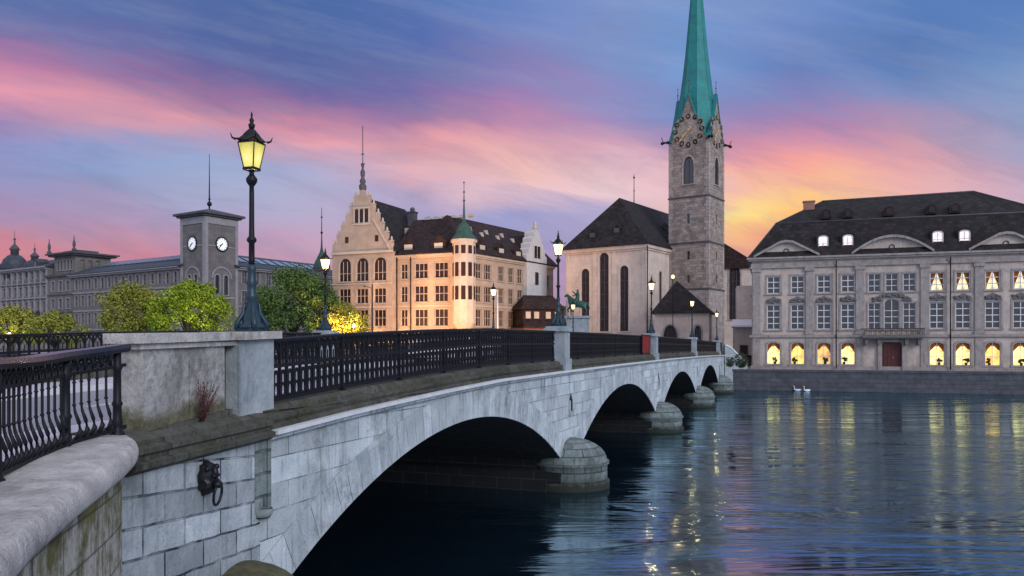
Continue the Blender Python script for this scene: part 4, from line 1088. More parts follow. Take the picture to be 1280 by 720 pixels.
# balcony
mb = MB(); mb.M = Mx
mb.box(LP/2-2.7, LP/2+2.7, -1.05, 0, 3.12, 3.3); mb.box(LP/2-2.6, LP/2+2.6, -.9, 0, 3.0, 3.12)
for s in (-2.3,-1.2,1.2,2.3):
    mb.prism([(LP/2+s-.12, 2.4), (LP/2+s+.12, 2.4), (LP/2+s+.16, 3.0), (LP/2+s-.16, 3.0)], -.75, 0)
mb.build('balcony_slab', 'relief', pal)
mb = MB(); mb.M = Mx
for i in range(36):
    s = LP/2-2.65+i*5.3/35
    mb.tube([(s,-1.0,3.3),(s,-1.06,3.5),(s,-1.12,3.65),(s,-1.0,3.95)], .018, 4)
    if i % 3 == 1: mb.tube([(s+.09*math.cos(t),-1.07,3.62+.13*math.sin(t)) for t in [2*math.pi*k/8 for k in range(9)]], .018, 4)
mb.box(LP/2-2.7, LP/2+2.7, -1.05, -.98, 3.93, 4.0)
for sd_ in (-1, 1): mb.box(LP/2+sd_*2.68-.03, LP/2+sd_*2.68+.03, -1.0, 0, 3.93, 4.0)
mb.build('balcony_railing', 'iron', pal)
# pediments
def pediment(s, w_, h_, arc):
    mb = MB(); mb.M = Mx; n_ = 18
    if arc: top = [(s-w_/2+w_*i/n_, h_*(math.sin(math.pi*(.12+.76*i/n_))-math.sin(math.pi*.12))/(1-math.sin(math.pi*.12))*1.0) for i in range(n_+1)]
    else: top = [(s-w_/2, 0), (s-w_*.1, h_*.93), (s, h_), (s+w_*.1, h_*.93), (s+w_/2, 0)]
    z0 = 11.2
    mb.prism([(x, z0+z) for x, z in top], -.05, .6); mb.build('pediment', 'meisen', pal)
    mb = MB(); mb.M = Mx
    for (x0, a), (x1, b_) in zip(top, top[1:]):
        mb.prism([(x0, z0+a), (x1, z0+b_), (x1, z0+b_+.24), (x0, z0+a+.24)], -.45, 1.2)
    mb.build('pediment_cornice', 'meisen_trim', pal)
    mb = MB(); mb.M = Mx @ Matrix.Translation((s, -.06, z0+h_*.42)) @ Matrix.Rotation(R(90), 4, 'X'); mb.lathe([(.26,-.05),(.26,.05),(.19,.05),(.19,-.05)], seg=12); mb.build('oculus', 'glass_warm', pal)
pediment(3.3, 6.2, 1.45, False); pediment(LP/2, 7.2, 1.55, True); pediment(LP-3.3, 6.2, 1.45, False)
# mansard roof
mb = MB(); mb.M = Mx
e0, e1 = 11.2, 14.9; i0 = 2.3; fx = 1.9
b0 = [(-.4,-.4,e0),(LX+.4,-.4,e0),(LX+.4,DP+.4,e0),(-.4,DP+.4,e0)]
b1 = [(i0,fx,e1),(LX-i0,fx,e1),(LX-i0,DP-fx,e1),(i0,DP-fx,e1)]
rdg = [(7.0,DP/2,17.7),(LX-7.6,DP/2,17.9)]
for i in range(4): mb.face([b0[i], b0[(i+1)%4], b1[(i+1)%4], b1[i]])
mb.face([b1[0],b1[1],rdg[1],rdg[0]]); mb.face([b1[2],b1[3],rdg[0],rdg[1]]); mb.face([b1[3],b1[0],rdg[0]]); mb.face([b1[1],b1[2],rdg[1]])
mb.face(b0[::-1])
roof = mb.build('roof', 'tile', pal)
mb = MB(); mb.M = Mx
for i in range(4): mb.tube([b1[i], b1[(i+1)%4]], .07, 5); mb.tube([b0[i], b1[i]], .06, 5)
mb.tube([rdg[0], rdg[1]], .09, 6); mb.tube([b1[0], rdg[0]], .07, 5); mb.tube([b1[1], rdg[1]], .07, 5); mb.build('ridge_cap', 'darkstone', roof)
mb = MB(); mb.M = Mx; mb.cbox(5.6, 5.0, 15.9, 1.1, .7, 1.5); mb.cbox(5.6, 5.0, 17.4, 1.25, .85, .12); mb.build('chimney', 'red_plaster', roof)
mb = MB(); mb.M = Mx; mb.cbox(LP-4, 9.0, 15.5, 1.1, .7, 1.9); mb.build('chimney', 'red_plaster', roof)
for s in (sx(1029), sx(1060), LP-sx(1060)+.1, LP-sx(1029)+.1):
    d_ = MB(); d_.M = Mx
    ol = [(s+x, 11.75+z) for x, z in outline(.85, 1.45, 'seg')]
    oo = [(s+x, 11.62+z) for x, z in outline(1.3, 1.85, 'seg')]
    d_.prism(oo, .30, 2.2); dm = d_.build('dormer', 'tile', roof)
    g = MB(); g.M = Mx; g.prism(ol, .25, .34); g.build('window', 'lit_dormer', dm)
    g = MB(); g.M = Mx; g.box(s-.03, s+.03, .22, .26, 11.75, 13.1); g.box(s-.4, s+.4, .22, .26, 12.4, 12.46)
    for q0, q1 in zip(ol[1:], ol[2:]+ol[:1]): g.tube([(q0[0],.24,q0[1]),(q1[0],.24,q1[1])], .06, 4)
    g.build('frame', 'white', dm)
for s in (sx(1034), sx(1062), LP/2, LP-sx(1062), LP-sx(1034)):
    d_ = MB(); d_.M = Mx
    t_ = .45; zb = e1+t_*.95
    d_.prism([(s+x, zb-.15+z) for x, z in outline(.95, .95, 'round')], fx+.1, fx+2.2); dm = d_.build('small_dormer', 'tile', roof)
    g = MB(); g.M = Mx; g.prism([(s+x, zb+z) for x, z in outline(.5, .6, 'round')], fx+.05, fx+.14); g.build('window', 'glass_warm', dm)
# rainwater pipes
for s in (sx(1045), LP-sx(1045)):
    mb = MB(); mb.M = Mx; mb.tube([(s,-.28,.1),(s,-.28,10.7)], .06, 6); mb.build('rain_pipe', 'iron', pal)

# ================================================================== CHURCH
th = R(35); e_l = (-math.cos(th), math.sin(th)); e_f = (math.cos(th), -math.sin(th)); e_in = (math.sin(th), math.cos(th))
CC = (17.47, 104.0); GZ = 3.3
LW = 12.2; CF = (CC[0]+LW*e_l[0], CC[1]+LW*e_l[1])
oc = (CF[0], CF[1], GZ)
ch = thing('church', oc, 'pale church choir with three tall round arched windows and a steep dark hipped roof', 'church')
Mc = frame(CF, e_f, oc, GZ)
H = 14.3
hl = [(3.1, 3.0, 1.25, 8.6, 'round'), (6.0, 3.0, 1.4, 10.6, 'round'), (9.0, 3.0, 1.25, 8.7, 'round')]
hs_ = [(4.3, 4.5, .9, 6.6, 'round'), (12, 4.5, 1.1, 6.6, 'round')]
mb = MB(); block(mb, Mc, LW, 21.8, H, hl, hs_, []); mb.build('wall', 'church', ch)
for h_ in hl: window(ch, Mc, h_[0], h_[1], h_[2], h_[3], 'round', 2, 6, .28, 'darkstone', 'church', 'lead', bar=.07, name='church_window')
Mr = Mc @ Matrix.Translation((LW,0,0)) @ Matrix.Rotation(R(90),4,'Z')
for h_ in hs_: window(ch, Mr, h_[0], h_[1], h_[2], h_[3], 'round', 2, 5, .2, 'darkstone', 'church', 'lead', bar=.07, name='church_window')
mb = MB(); mb.M = Mc
for z0, z1, o_ in ((0,.6,.12),(13.6,13.85,.15),(13.85,14.3,.32)):
    mb.box(-o_, LW+o_, -o_, 0, z0, z1); mb.box(LW, LW+o_, 0, 21.7, z0, z1); mb.box(-o_, 0, 0, 21.7, z0, z1)
for s in (.35, 4.55, 7.5, LW-.35): mb.box(s-.28, s+.28, -.08, 0, .6, 13.6)
mb.build('cornice', 'church', ch)
mb = MB(); hip(mb, Mc, LW, 22.2, H+.02, 21.9, .0, .0, .5)
mb = MB(); mb.M = Mc
a_, b_, c_, d_ = (-.55,-.55,H+.02),(LW+.55,-.55,H+.02),(LW+.55,21.8,H+.02),(-.55,21.8,H+.02)
r1_, r2_ = (LW/2,4.2,21.6),(LW/2,21.8,21.6)
mb.face([a_,b_,r1_]); mb.face([b_,c_,r2_,r1_]); mb.face([d_,a_,r1_,r2_]); mb.face([c_,d_,r2_]); mb.face([a_,d_,c_,b_])
cr_ = mb.build('roof', 'tile', ch)
for s, yy, zz_ in ((LW*.33, 1.4, 16.2), (LW*.62, 1.7, 16.6)):
    mb = MB(); mb.M = Mc; mb.prism([(s-.6, zz_-.5), (s+.6, zz_-.5), (s+.6, zz_+.25), (s, zz_+.8), (s-.6, zz_+.25)], yy-1.1, yy+1.4); dm = mb.build('dormer', 'tile', cr_)
    mb = MB(); mb.M = Mc; mb.box(s-.4, s+.4, yy-1.14, yy-1.09, zz_-.35, zz_+.25); mb.build('louvre', 'glass', dm)
mb = MB(); mb.M = Mc; mb.cbox(LW+.0-2.6, 12, 17.0, 1.2, .9, 1.3); mb.prism([(LW-3.3,18.3),(LW-1.9,18.3),(LW-2.6,18.9)], 11.5, 12.5); mb.build('dormer', 'darkstone', cr_)
mb = MB(); mb.M = Mc; mb.tube([(LW+.3,-.3,14.1),(LW+.22,-.22,.4)], .07, 6); mb.build('rain_pipe', 'iron', ch)
mb = MB(); mb.M = Mc; p0 = (LW/2-2.6, 14, 19.0)
mb.tube([p0, (p0[0],p0[1],26.9)], .07, 6, rad=[.10,.04]); ball(mb, (p0[0],p0[1],26.4), .16); ball(mb, (p0[0],p0[1],24.4), .12); mb.build('spike_finial', 'darkstone', cr_)

# church tower
TC = (30.0, 122.0); TW = 6.54
TL = (TC[0]+TW*e_l[0], TC[1]+TW*e_l[1]); ot = (TL[0], TL[1], GZ)
tw = thing('church_tower', (21.55, 109.9, GZ), 'tall stone church tower with gilded clock and slender green copper spire', 'tower')
Mt = frame(TL, e_f, ot, GZ)
MtR = Mt @ Matrix.Translation((TW,0,0)) @ Matrix.Rotation(R(90),4,'Z')
zc = [10.0, 17.2, 24.3]
belf = (TW/2, 26.3, 1.7, 4.3, 'pointed')
th_ = [belf, (TW/2, 20.2, .45, 1.5, 'rect'), (TW/2, 14.6, .45, 1.3, 'rect'), (TW/2, 11.0, .45, 1.2, 'rect')]
mb = MB(); block(mb, Mt, TW, TW, 32.9, th_, th_, []); mb.build('wall', 'tower', tw)
for Mq in (Mt, MtR):
    window(tw, Mq, *belf[:4], 'pointed', 2, 1, .22, 'darkstone', 'tower_q', 'glass', bar=.12, name='belfry_window')
    for h_ in th_[1:]: window(tw, Mq, h_[0], h_[1], h_[2], h_[3], 'rect', 1, 1, 0, 'darkstone', 'tower_q', 'glass', bar=.03, name='slit_window')
mb = MB(); mb.M = Mt
for z in zc:
    o_ = .13
    mb.box(-o_, TW+o_, -o_, 0, z-.12, z+.12); mb.box(TW, TW+o_, 0, TW, z-.12, z+.12); mb.box(-o_, 0, 0, TW, z-.12, z+.12)
mb.build('string_course', 'darkstone', tw)
mb = MB(); mb.M = Mt; random.seed(9)
z = .2
while z < 32.4:
    hh_ = .52; w1 = random.choice((.45,.7)); w2 = random.choice((.45,.7))
    if not any(abs(z+.25-q) < .42 for q in zc):
        mb.box(TW-w1, TW+.035, -.035, 0, z, z+hh_-.03); mb.box(TW, TW+.035, 0, w2, z, z+hh_-.03)
        mb.box(-.035, w2, -.035, 0, z, z+hh_-.03); mb.box(TW, TW+.035, TW-w1, TW, z, z+hh_-.03)
    z += hh_
mb.build('quoins', 'tower_q', tw)
# smoother lower stage, pale ashlar
mb = MB(); mb.M = Mt; mb.box(.72, TW-.72, -.02, 0, .0, 9.85); mb.box(TW, TW+.02, .72, TW-.72, 0, 9.85); mb.build('lower_ashlar', 'tower_q', tw)
tw.scale = (.873, .873, .873)      # built at 6.54 m, stands 5.7 m wide
# four gables with concave edges
gz0, gzA = 32.9, 40.3
def gable_poly(k_=9):
    L_ = []
    for i in range(k_+1):
        t = i/k_; L_.append((TW/2*t, gz0+(gzA-gz0)*(.55*t+.45*t**2.1)))
    return [(0, gz0)] + L_[1:] + [(TW-x, z) for x, z in L_[::-1][1:]]
gp = gable_poly()
for k4 in range(4):
    Mg = Mt @ Matrix.Translation((TW/2,TW/2,0)) @ Matrix.Rotation(R(90)*k4,4,'Z') @ Matrix.Translation((-TW/2,-TW/2,0))
    mb = MB(); mb.M = Mg; mb.prism(gp, 0, .35); gb = mb.build('gable', 'tower', tw)
    mb = MB(); mb.M = Mg
    for p, q in zip(gp, gp[1:]): mb.prism([p, q, (q[0], q[1]+.24), (p[0], p[1]+.24)], -.14, .5)
    mb.build('gable_coping', 'copper', gb)
    mb = MB(); mb.M = Mg; zt_ = gzA+.2; mb.tube([(TW/2,.1,zt_-.3),(TW/2,.1,zt_+2.0)], .05, 5, rad=[.07,.03]); ball(mb,(TW/2,.1,zt_+.9),.12); ball(mb,(TW/2,.1,zt_+1.9),.09); mb.build('gable_finial', 'darkstone', gb)
    # clock: ring of twelve dark numerals plates, gilt hands
    if k4 in (0, 1):
        Mk = Mg @ Matrix.Translation((TW/2, -.03, 34.6))
        mb = MB(); mb.M = Mk @ Matrix.Rotation(R(90),4,'X'); mb.lathe([(1.73,0),(1.73,.05),(1.70,.05),(1.70,0)], seg=32, smooth=False)
        ck = mb.build('clock_rings', 'gold', tw)
        mb = MB(); mb.M = Mk @ Matrix.Rotation(R(90),4,'X'); mb.lathe([(2.62,0.0),(2.62,.02),(.01,.02)], seg=40, smooth=False); mb.build('dial', 'tower', ck)
        mb = MB()
        for q in range(12):
            mb.M = Mk @ Matrix.Rotation(R(30)*q, 4, 'Y') @ Matrix.Translation((0,0,2.2))
            mb.prism([(.36*math.cos(t), .42*math.sin(t)) for t in [2*math.pi*i/12 for i in range(12)]], -.09, 0)
        mb.build('numeral_plates', 'iron', ck)
        NUM = ['XII','I','II','III','IIII','V','VI','VII','VIII','IX','X','XI']
        mb = MB()
        for q in range(12):
            mb.M = Mk @ Matrix.Rotation(R(30)*q, 4, 'Y') @ Matrix.Translation((0,-.10,2.2)); s_ = NUM[q]; wd = .13; x = -wd*(len(s_)-1)/2
            for chx in s_:
                if chx == 'I': mb.box(x-.018,x+.018,-.02,0,-.2,.2)
                elif chx == 'V': mb.prism([(x-.075,.2),(x-.04,.2),(x+.02,-.2),(x-.02,-.2)],-.02,0); mb.prism([(x+.075,.2),(x+.04,.2),(x-.02,-.2),(x+.02,-.2)],-.022,0)
                else: mb.prism([(x-.07,.2),(x-.03,.2),(x+.07,-.2),(x+.03,-.2)],-.02,0); mb.prism([(x+.07,.2),(x+.03,.2),(x-.07,-.2),(x-.03,-.2)],-.022,0)
                x += wd
        mb.build('numerals', 'gold', ck)
        for a_, ln, wd in ((R(222), 2.3, .10), (R(228), 1.45, .17)):   # both hands towards the lower left
            mb = MB(); mb.M = Mk @ Matrix.Rotation(a_, 4, 'Y'); mb.prism([(-wd,-.7),(wd,-.7),(wd*.8,ln*.7),(wd*1.6,ln*.78),(0,ln),(-wd*1.6,ln*.78),(-wd*.8,ln*.7)], -.20 if ln > 2 else -.16, -.17 if ln > 2 else -.13); mb.build('clock_hand', 'gold', ck)
        mb = MB(); mb.M = Mk; ball(mb, (0,-.18,0), .16); mb.build('hub', 'gold', ck)
# spire: square at the eaves turning into an octagon
mb = MB(); mb.M = Mt @ Matrix.Translation((TW/2,TW/2,0)) @ Matrix.Rotation(R(22.5),4,'Z')
def ring8(z, ro, sq):
    out = []
    for i in range(8):
        a = R(45)*i; aa = a+R(22.5)
        mx_ = max(abs(math.cos(aa)), abs(math.sin(aa))); rs = (TW/2-.05)/mx_
        r_ = ro*(1-sq)+rs*sq; out.append((r_*math.cos(a), r_*math.sin(a), z))
    return out
levels = [(32.6,3.4,1.0),(33.6,3.35,.97),(35,3.2,.72),(37,3.0,.40),(39,2.75,.15),(41.0,2.50,.0),(44,2.1,0),(47.5,1.70,0),(51,1.38,0),(55,1.03,0),(59,.68,0),(62,.42,0),(64.5,.14,0)]
rg_ = [ring8(*l) for l in levels]
for r0, r1 in zip(rg_, rg_[1:]):
    for i in range(8): mb.face([r0[i], r0[(i+1)%8], r1[(i+1)%8], r1[i]])
mb.face(rg_[-1]); sp = mb.build('spire', 'copper', tw)
mb = MB(); mb.M = Mt @ Matrix.Translation((TW/2,TW/2,0)) @ Matrix.Rotation(R(22.5),4,'Z')
for i in range(8): mb.tube([r_[i] for r_ in rg_[3:]], .05, 4)
mb.build('spire_seams', 'copper', sp)
mb = MB(); mb.M = Mt @ Matrix.Translation((TW/2,TW/2,0)); mb.tube([(0,0,64.3),(0,0,67.5)], .06, 6); ball(mb,(0,0,65.2),.3); mb.build('ball_finial', 'gold', sp)
for x, y, dx, dy in ((0,0,-1,-1),(TW,0,1,-1),(TW,TW,1,1),(0,TW,-1,1)):
    mb = MB(); mb.M = Mt; u = .707
    mb.tube([(x,y,33.2),(x+dx*u*.6,y+dy*u*.6,33.15),(x+dx*u*1.0,y+dy*u*1.0,33.0)], .2, 6, rad=[.26,.15,.2])
    ball(mb,(x+dx*u*1.1,y+dy*u*1.1,33.0),.26); mb.tube([(x+dx*u*.9,y+dy*u*.9,33.2),(x+dx*u*1.25,y+dy*u*1.25,33.9)], .06, 5)
    mb.build('gargoyle', 'iron', tw)

# transept behind the tower and low annex
P0 = (33.2, 130.5); o_t = (P0[0], P0[1], GZ-1.2)
tr_ = thing('transept', o_t, 'grey church transept with tall pointed window right of the tower', 'building')
e_t = (.95, -.312); Mt2 = frame(P0, e_t, o_t, GZ-1.2)
hw = [(3.0, 6.5, 1.7, 9.0, 'pointed')]
mb = MB(); block(mb, Mt2, 6.6, 8, 14.8, hw, [], [], 0); mb.build('wall', 'church', tr_)
window(tr_, Mt2, *hw[0][:4], 'pointed', 3, 4, .25, 'darkstone', 'tower_q', 'lead', bar=.09, name='pointed_window')
mb = MB(); mb.M = Mt2; mb.prism([(-3.5,14.8),(7.1,14.8),(7.1,15.1),(-1,20.5),(-3.5,21)], -.4, 8.4); mb.build('roof', 'tile_red', tr_)
for s in (.4, 5.8):
    mb = MB(); mb.M = Mt2; mb.box(s-.3, s+.3, -1.3, 0, 0, 7); mb.prism([(s-.3,7),(s+.3,7),(s+.3,11.5),(s-.3,11.5)], -.6, 0); mb.build('buttress', 'tower_q', tr_)
P1_ = (26.4, 95.0); o_a = (P1_[0], P1_[1], 2.04)
ax = thing('annex_house', o_a, 'low annex with a white awning between church tower and grey palace', 'building')
Ma = frame(P1_, (.97,-.243), o_a, 2.04)
mb = MB(); block(mb, Ma, 4.6, 6, 4.6, [(1.1,.1,.9,2.3,'rect'),(2.7,1.0,.8,1.3,'rect')], [], []); mb.build('wall', 'meisen', ax)
window(ax, Ma, 1.1, .1, .9, 2.3, 'rect', 1, 1, .1, 'redwood', 'meisen_trim', 'glass_warm', name='door'); window(ax, Ma, 2.7, 1.0, .8, 1.3)
mb = MB(); mb.M = Ma; mb.prism([(-.2,4.6),(4.8,4.6),(4.8,4.75),(-.2,4.75)], -.9, 6); mb.face([(-.2,-.95,4.55),(4.8,-.95,4.55),(4.8,.6,5.5),(-.2,.6,5.5)]); mb.build('awning', 'canopy', ax)
mb = MB(); mb.M = Ma; mb.box(.3,4.6,.7,5.5,4.75,9.5); mb.build('upper_wall', 'church', ax)
mb = MB(); mb.M = Ma; mb.box(2.6,3.2,.66,.7,6.6,8.2); mb.build('window', 'glass', ax)

# porch
PO = (17.5, 98.2); op = (PO[0], PO[1], GZ)
pc = thing('church_porch', op, 'small stone porch with pyramid roof at the foot of the church tower', 'porch')
Mp = frame(PO, (.95,-.312), op, GZ); LPo, DPo = 6.5, 5.0
hp = [(1.9, .3, 1.7, 3.3, 'pointed'), (5.2, .5, .8, 3.0, 'pointed')]
mb = MB(); block(mb, Mp, LPo, DPo, 5.0, hp, [(2.5,.6,1.2,3,'pointed')], []); mb.build('wall', 'church', pc)
for h_ in hp: window(pc, Mp, *h_[:4], 'pointed', 3, 3, .2, 'darkstone', 'tower_q', 'lead', bar=.08, name='pointed_window')
mb = MB(); mb.M = Mp
ap = (2.4, 2.5, 9.2); q_ = [(-.5,-.5,5.0),(LPo+.5,-.5,5.0),(LPo+.5,DPo+.5,5.0),(-.5,DPo+.5,5.0)]
for i in range(4): mb.face([q_[i], q_[(i+1)%4], ap])
mb.face(q_[::-1]); mb.build('roof', 'tile', pc)

# ================================================================== TOWN HALL (centre)
C_ = (-6.0, 100.0); eL = (.92, -.39); nl = math.hypot(*eL); eL = (eL[0]/nl, eL[1]/nl)
LL = 18.9; L0 = (C_[0]-LL*eL[0], C_[1]-LL*eL[1]); os_ = (L0[0], L0[1], GZ)
th_all = thing('town_hall', os_, 'ochre stone town hall with stepped gable, corner turret and brown tiled roof', 'building')
Ms = frame(L0, eL, os_, GZ); HE = 12.9
base_rows = [(3.7, 1.9), (6.8, 1.8)]
def rowsf(cols_, extra=()):
    return [(s, z, w_, h_, 'rect') for s, w_ in cols_ for z, h_ in [(3.6,2.15),(6.7,2.05),(9.7,1.95)]+[(.5,2.0)]]
cm = [(10.3,1.0),(12.8,1.9),(15.7,1.9)]
hm = rowsf(cm)
mainM = Ms @ Matrix.Translation((9.2,0,0))
mb = MB(); block(mb, mainM, LL-9.2, 10, HE, [(s-9.2, z, w_, h_, k_) for s, z, w_, h_, k_ in hm], [], []); mb.build('wall', 'stadt', th_all)
for s, z, w_, h_, k_ in hm: window(th_all, mainM, s-9.2, z, w_, h_, 'rect', 3 if w_ > 1 else 2, 2, .14, 'stadt_pale', 'stadt', 'glass_warm')
# gable wing
GW = 9.2; Mw = Ms @ Matrix.Translation((0,-1.2,0))
hg = [(s, 9.5, 1.9, 3.1, 'round') for s in (2.0, 4.7, 7.4)] + [(s, z, 1.8, h_, 'rect') for s in (2.0,4.7,7.4) for z, h_ in ((3.6,2.15),(6.6,1.95),(.5,2))]
mb = MB(); block(mb, Mw, GW, 13, 13.3, hg, [], []); mb.build('wall', 'stadt', th_all)
for h_ in hg: window(th_all, Mw, *h_[:4], h_[4], 3, 2, .2, 'stadt_pale', 'stadt', 'glass_warm')
def stepped(w_, h_, steps, s0, z0):
    pts = [(s0, z0)]; half = w_/2
    for i in range(steps):
        t0 = i/steps; x = half*t0*.88; z = h_*(i+1)/steps*.9
        pts += [(s0+x, z0+h_*i/steps*.9+(.15 if i else .0)), (s0+x, z0+z-.15), (s0+x+.12, z0+z), (s0+x+.32, z0+z+.02)]
    pts += [(s0+half-.35, z0+h_*.92), (s0+half-.3, z0+h_), (s0+half+.3, z0+h_), (s0+half+.35, z0+h_*.92)]
    L_ = [p for p in pts[:-4]]; L_ = L_+pts[-4:]+[(2*s0+w_-x, z) for x, z in L_[::-1]]
    return L_
mb = MB(); mb.M = Mw; gp_ = stepped(GW, 8.2, 6, 0, 13.3); mb.prism(gp_, 0, .5); gbl = mb.build('stepped_gable', 'stadt', th_all)
for i in range(6):
    for sd_ in (0, 1):
        mb = MB(); mb.M = Mw; x = GW/2*(i/6)*.88+.2; z = 13.3+8.2*(i+1)/6*.9; x = x if sd_ == 0 else GW-x
        mb.box(x-.2, x+.2, -.05, .55, z, z+.12); mb.lathe([(.14,0),(.18,.15),(.10,.32),(.14,.42),(.01,.6)], (x,.25,z+.1), 8)
        mb.build('gable_pinnacle', 'stadt_pale', gbl)
mb = MB(); mb.M = Mw
for s in (-.75, 0, .75):
    mb = MB(); mb.M = Mw; x = GW/2+s; mb.box(x-.27, x+.27, -.03, .02, 17.2, 18.9); mb.build('gable_window', 'glass_warm', gbl)
for s in (2.3, GW-2.3): mb = MB(); mb.M = Mw; mb.box(s-.25, s+.25, -.03, .02, 14.6, 15.4); mb.build('gable_window', 'glass_warm', gbl)
mb = MB(); mb.M = Mw
for s in (-1.15, -.375, .375, 1.15): mb.box(GW/2+s-.09, GW/2+s+.09, -.08, .0, 17.0, 19.0)
mb.box(GW/2-1.4, GW/2+1.4, -.10, 0, 16.85, 17.05); mb.box(GW/2-1.3, GW/2+1.3, -.10, 0, 19.0, 19.2)
mb.box(-.15, GW+.15, -.22, 0, 13.1, 13.4); mb.box(-.05, GW+.05, -.12, 0, 6.0, 6.2); mb.box(-.05, GW+.05, -.12, 0, 9.1, 9.25)
mb.prism([(GW-.1,13.4),(GW-.35,13.4),(GW/2+1.6,17.6),(GW/2+1.75,17.7)], -.12, 0)
mb.build('gable_mouldings', 'stadt_pale', gbl)
mb = MB(); mb.M = Mw; zt_ = 21.5
mb.lathe([(.45,0),(.5,.5),(.3,.8),(.42,1.1),(.2,1.6),(.3,1.9),(.28,2.4),(.12,2.8),(.22,3.2),(.06,3.6),(.05,8.3),(.01,8.4)], (GW/2,.25,zt_), 8)
for z in (1.1, 2.2, 3.3, 4.6): mb.box(GW/2-.5+z*.06, GW/2+.5-z*.06, .2,.3, zt_+z, zt_+z+.12)
mb.build('gable_spire', 'darkstone', gbl)
def ridge_roof(mb, Mx, x0, x1, y0, y1, z0, zr, hipf=0, hipb=0):
    """ridge along y"""
    mb.M = Mx; xm = (x0+x1)/2
    a,b_,c,d = (x0,y0,z0),(x1,y0,z0),(x1,y1,z0),(x0,y1,z0); r1=(xm,y0+hipf,zr); r2=(xm,y1-hipb,zr)
    mb.face([b_,c,r2,r1]); mb.face([d,a,r1,r2]); mb.face([a,b_,r1]); mb.face([c,d,r2]); mb.face([a,d,c,b_])
mb = MB(); ridge_roof(mb, Mw, -.4, GW+.4, .3, 15, 13.3, 20.6, 0, 4); rf_ = mb.build('roof', 'tile', th_all)
for x, y in ((7.4,6.5),(7.4,9.5),(8.4,4.5)):
    mb = MB(); mb.M = Mw; z = 13.3+(GW+.4-x)*1.5; mb.cbox(x+.5, y, z-.6, 1.2, .9, 1.3); dm = mb.build('dormer', 'tile', rf_)
    mb = MB(); mb.M = Mw; mb.cbox(x+.5, y-.46, z-.3, .8, .04, .8); mb.build('window', 'stadt_pale', dm)
for x, y, h_ in ((GW/2+2.4, 9, 19.6), (GW/2+3.6, 11.5, 18.6)):
    mb = MB(); mb.M = Mw; mb.cbox(x, y, 15, 1.0, 1.0, h_-15); mb.cbox(x, y, h_, 1.2, 1.2, .2); mb.lathe([(.3,.2),(.35,.6),(.2,.8)], (x,y,h_), 10); mb.build('chimney', 'darkstone', rf_)
mb = MB(); hip(mb, mainM, LL-9.2, 11, HE, 18.2, 0, 4.5, .55); rf2 = mb.build('roof', 'tile_red', th_all)
for s in (1.6, 6.0):
    mb = MB(); mb.M = mainM; mb.prism([(s-1.5,HE+.1),(s+1.5,HE+.1),(s,HE+2.2)] if s < 3 else [(s-1.1,HE+.1),(s+1.1,HE+.1),(s+1.1,HE+1.4),(s,HE+2.3),(s-1.1,HE+1.4)], .2, 3.2); dm = mb.build('dormer', 'tile_red' if s < 3 else 'tile_red', rf2)
    mb = MB(); mb.M = mainM; mb.box(s-.6, s+.6, .14, .2, HE+.35, HE+1.25); mb.box(s-.66, s+.66, .10, .14, HE+.2, HE+.35); mb.build('window', 'stadt_pale', dm)
mb = MB(); mb.M = mainM
for i in range(6):
    mb = MB(); mb.M = mainM; mb.cbox(1.5+i*1.3, 5.5, 18.1, .8, .5, .35)
    mb.build('ridge_vent', 'stadt_pale', rf2)
# right wing
eR = (.55, .835); LR = 22.0; Mrw = frame(C_, eR, os_, GZ)
cs = [(2.9,1.6),(5.1,1.6),(8.2,1.4),(10.6,1.4),(12.8,1.4)]
hr_ = [(s, z, w_, h_, 'rect') for s, w_ in cs for z, h_ in ((3.6,2.15),(6.7,2.05),(9.7,1.95),(.5,2.0))] + [(s, z, 1.0, 1.7, 'rect') for s in (18.2,20.4) for z in (3.7,6.8,9.7)]
mb = MB(); block(mb, Mrw, LR, 10, HE, hr_, [], []); mb.build('wall', 'stadt', th_all)
for h_ in hr_: window(th_all, Mrw, *h_[:4], 'rect', 3 if h_[2] > 1.2 else 2, 2, .14, 'stadt_pale', 'stadt', 'glass_warm')
mb = MB(); hip(mb, Mrw, LR, 11, HE, 18.4, 3.5, 0, .55); rf3 = mb.build('roof', 'tile_red', th_all)
for s in (4.2, 8.6, 12.8):
    mb = MB(); mb.M = Mrw; mb.prism([(s-1.0,HE+.1),(s+1.0,HE+.1),(s+1.0,HE+1.3),(s,HE+2.0),(s-1.0,HE+1.3)], .2, 2.8); dm = mb.build('dormer', 'tile_red', rf3)
    mb = MB(); mb.M = Mrw; mb.box(s-.55, s+.55, .14, .2, HE+.35, HE+1.2); mb.build('window', 'stadt_pale', dm)
random.seed(6)
for i in range(7):
    mb = MB(); mb.M = Mrw; s = 4+i*1.9; t = .55+.1*(i % 2); y = -.55+(11/2+.5)*t; z = HE+(18.4-HE)*t
    mb.prism([(s-.3, z-.1), (s+.3, z-.1), (s, z+.5)], y-.1, y+.9)
    mb.build('roof_hatch', 'stadt_pale', rf3)
# string courses
for Mq, L_ in ((mainM, LL-9.2), (Mrw, LR)):
    mb = MB(); mb.M = Mq
    for z0, z1, o_ in ((0,.5,.1),(3.0,3.2,.14),(6.1,6.25,.12),(12.3,12.5,.2),(12.5,12.85,.4)): mb.box(0, L_, -o_, 0, z0, z1)
    mb.build('string_course', 'stadt_pale', th_all)
for s in (9.35,):
    mb = MB(); mb.M = Ms; mb.tube([(s,-.25,.2),(s,-.25,12.6)], .08, 6); mb.tube([(11.35,-.2,.2),(11.35,-.2,12.6)], .08, 6); mb.build('rain_pipe', 'iron', th_all)
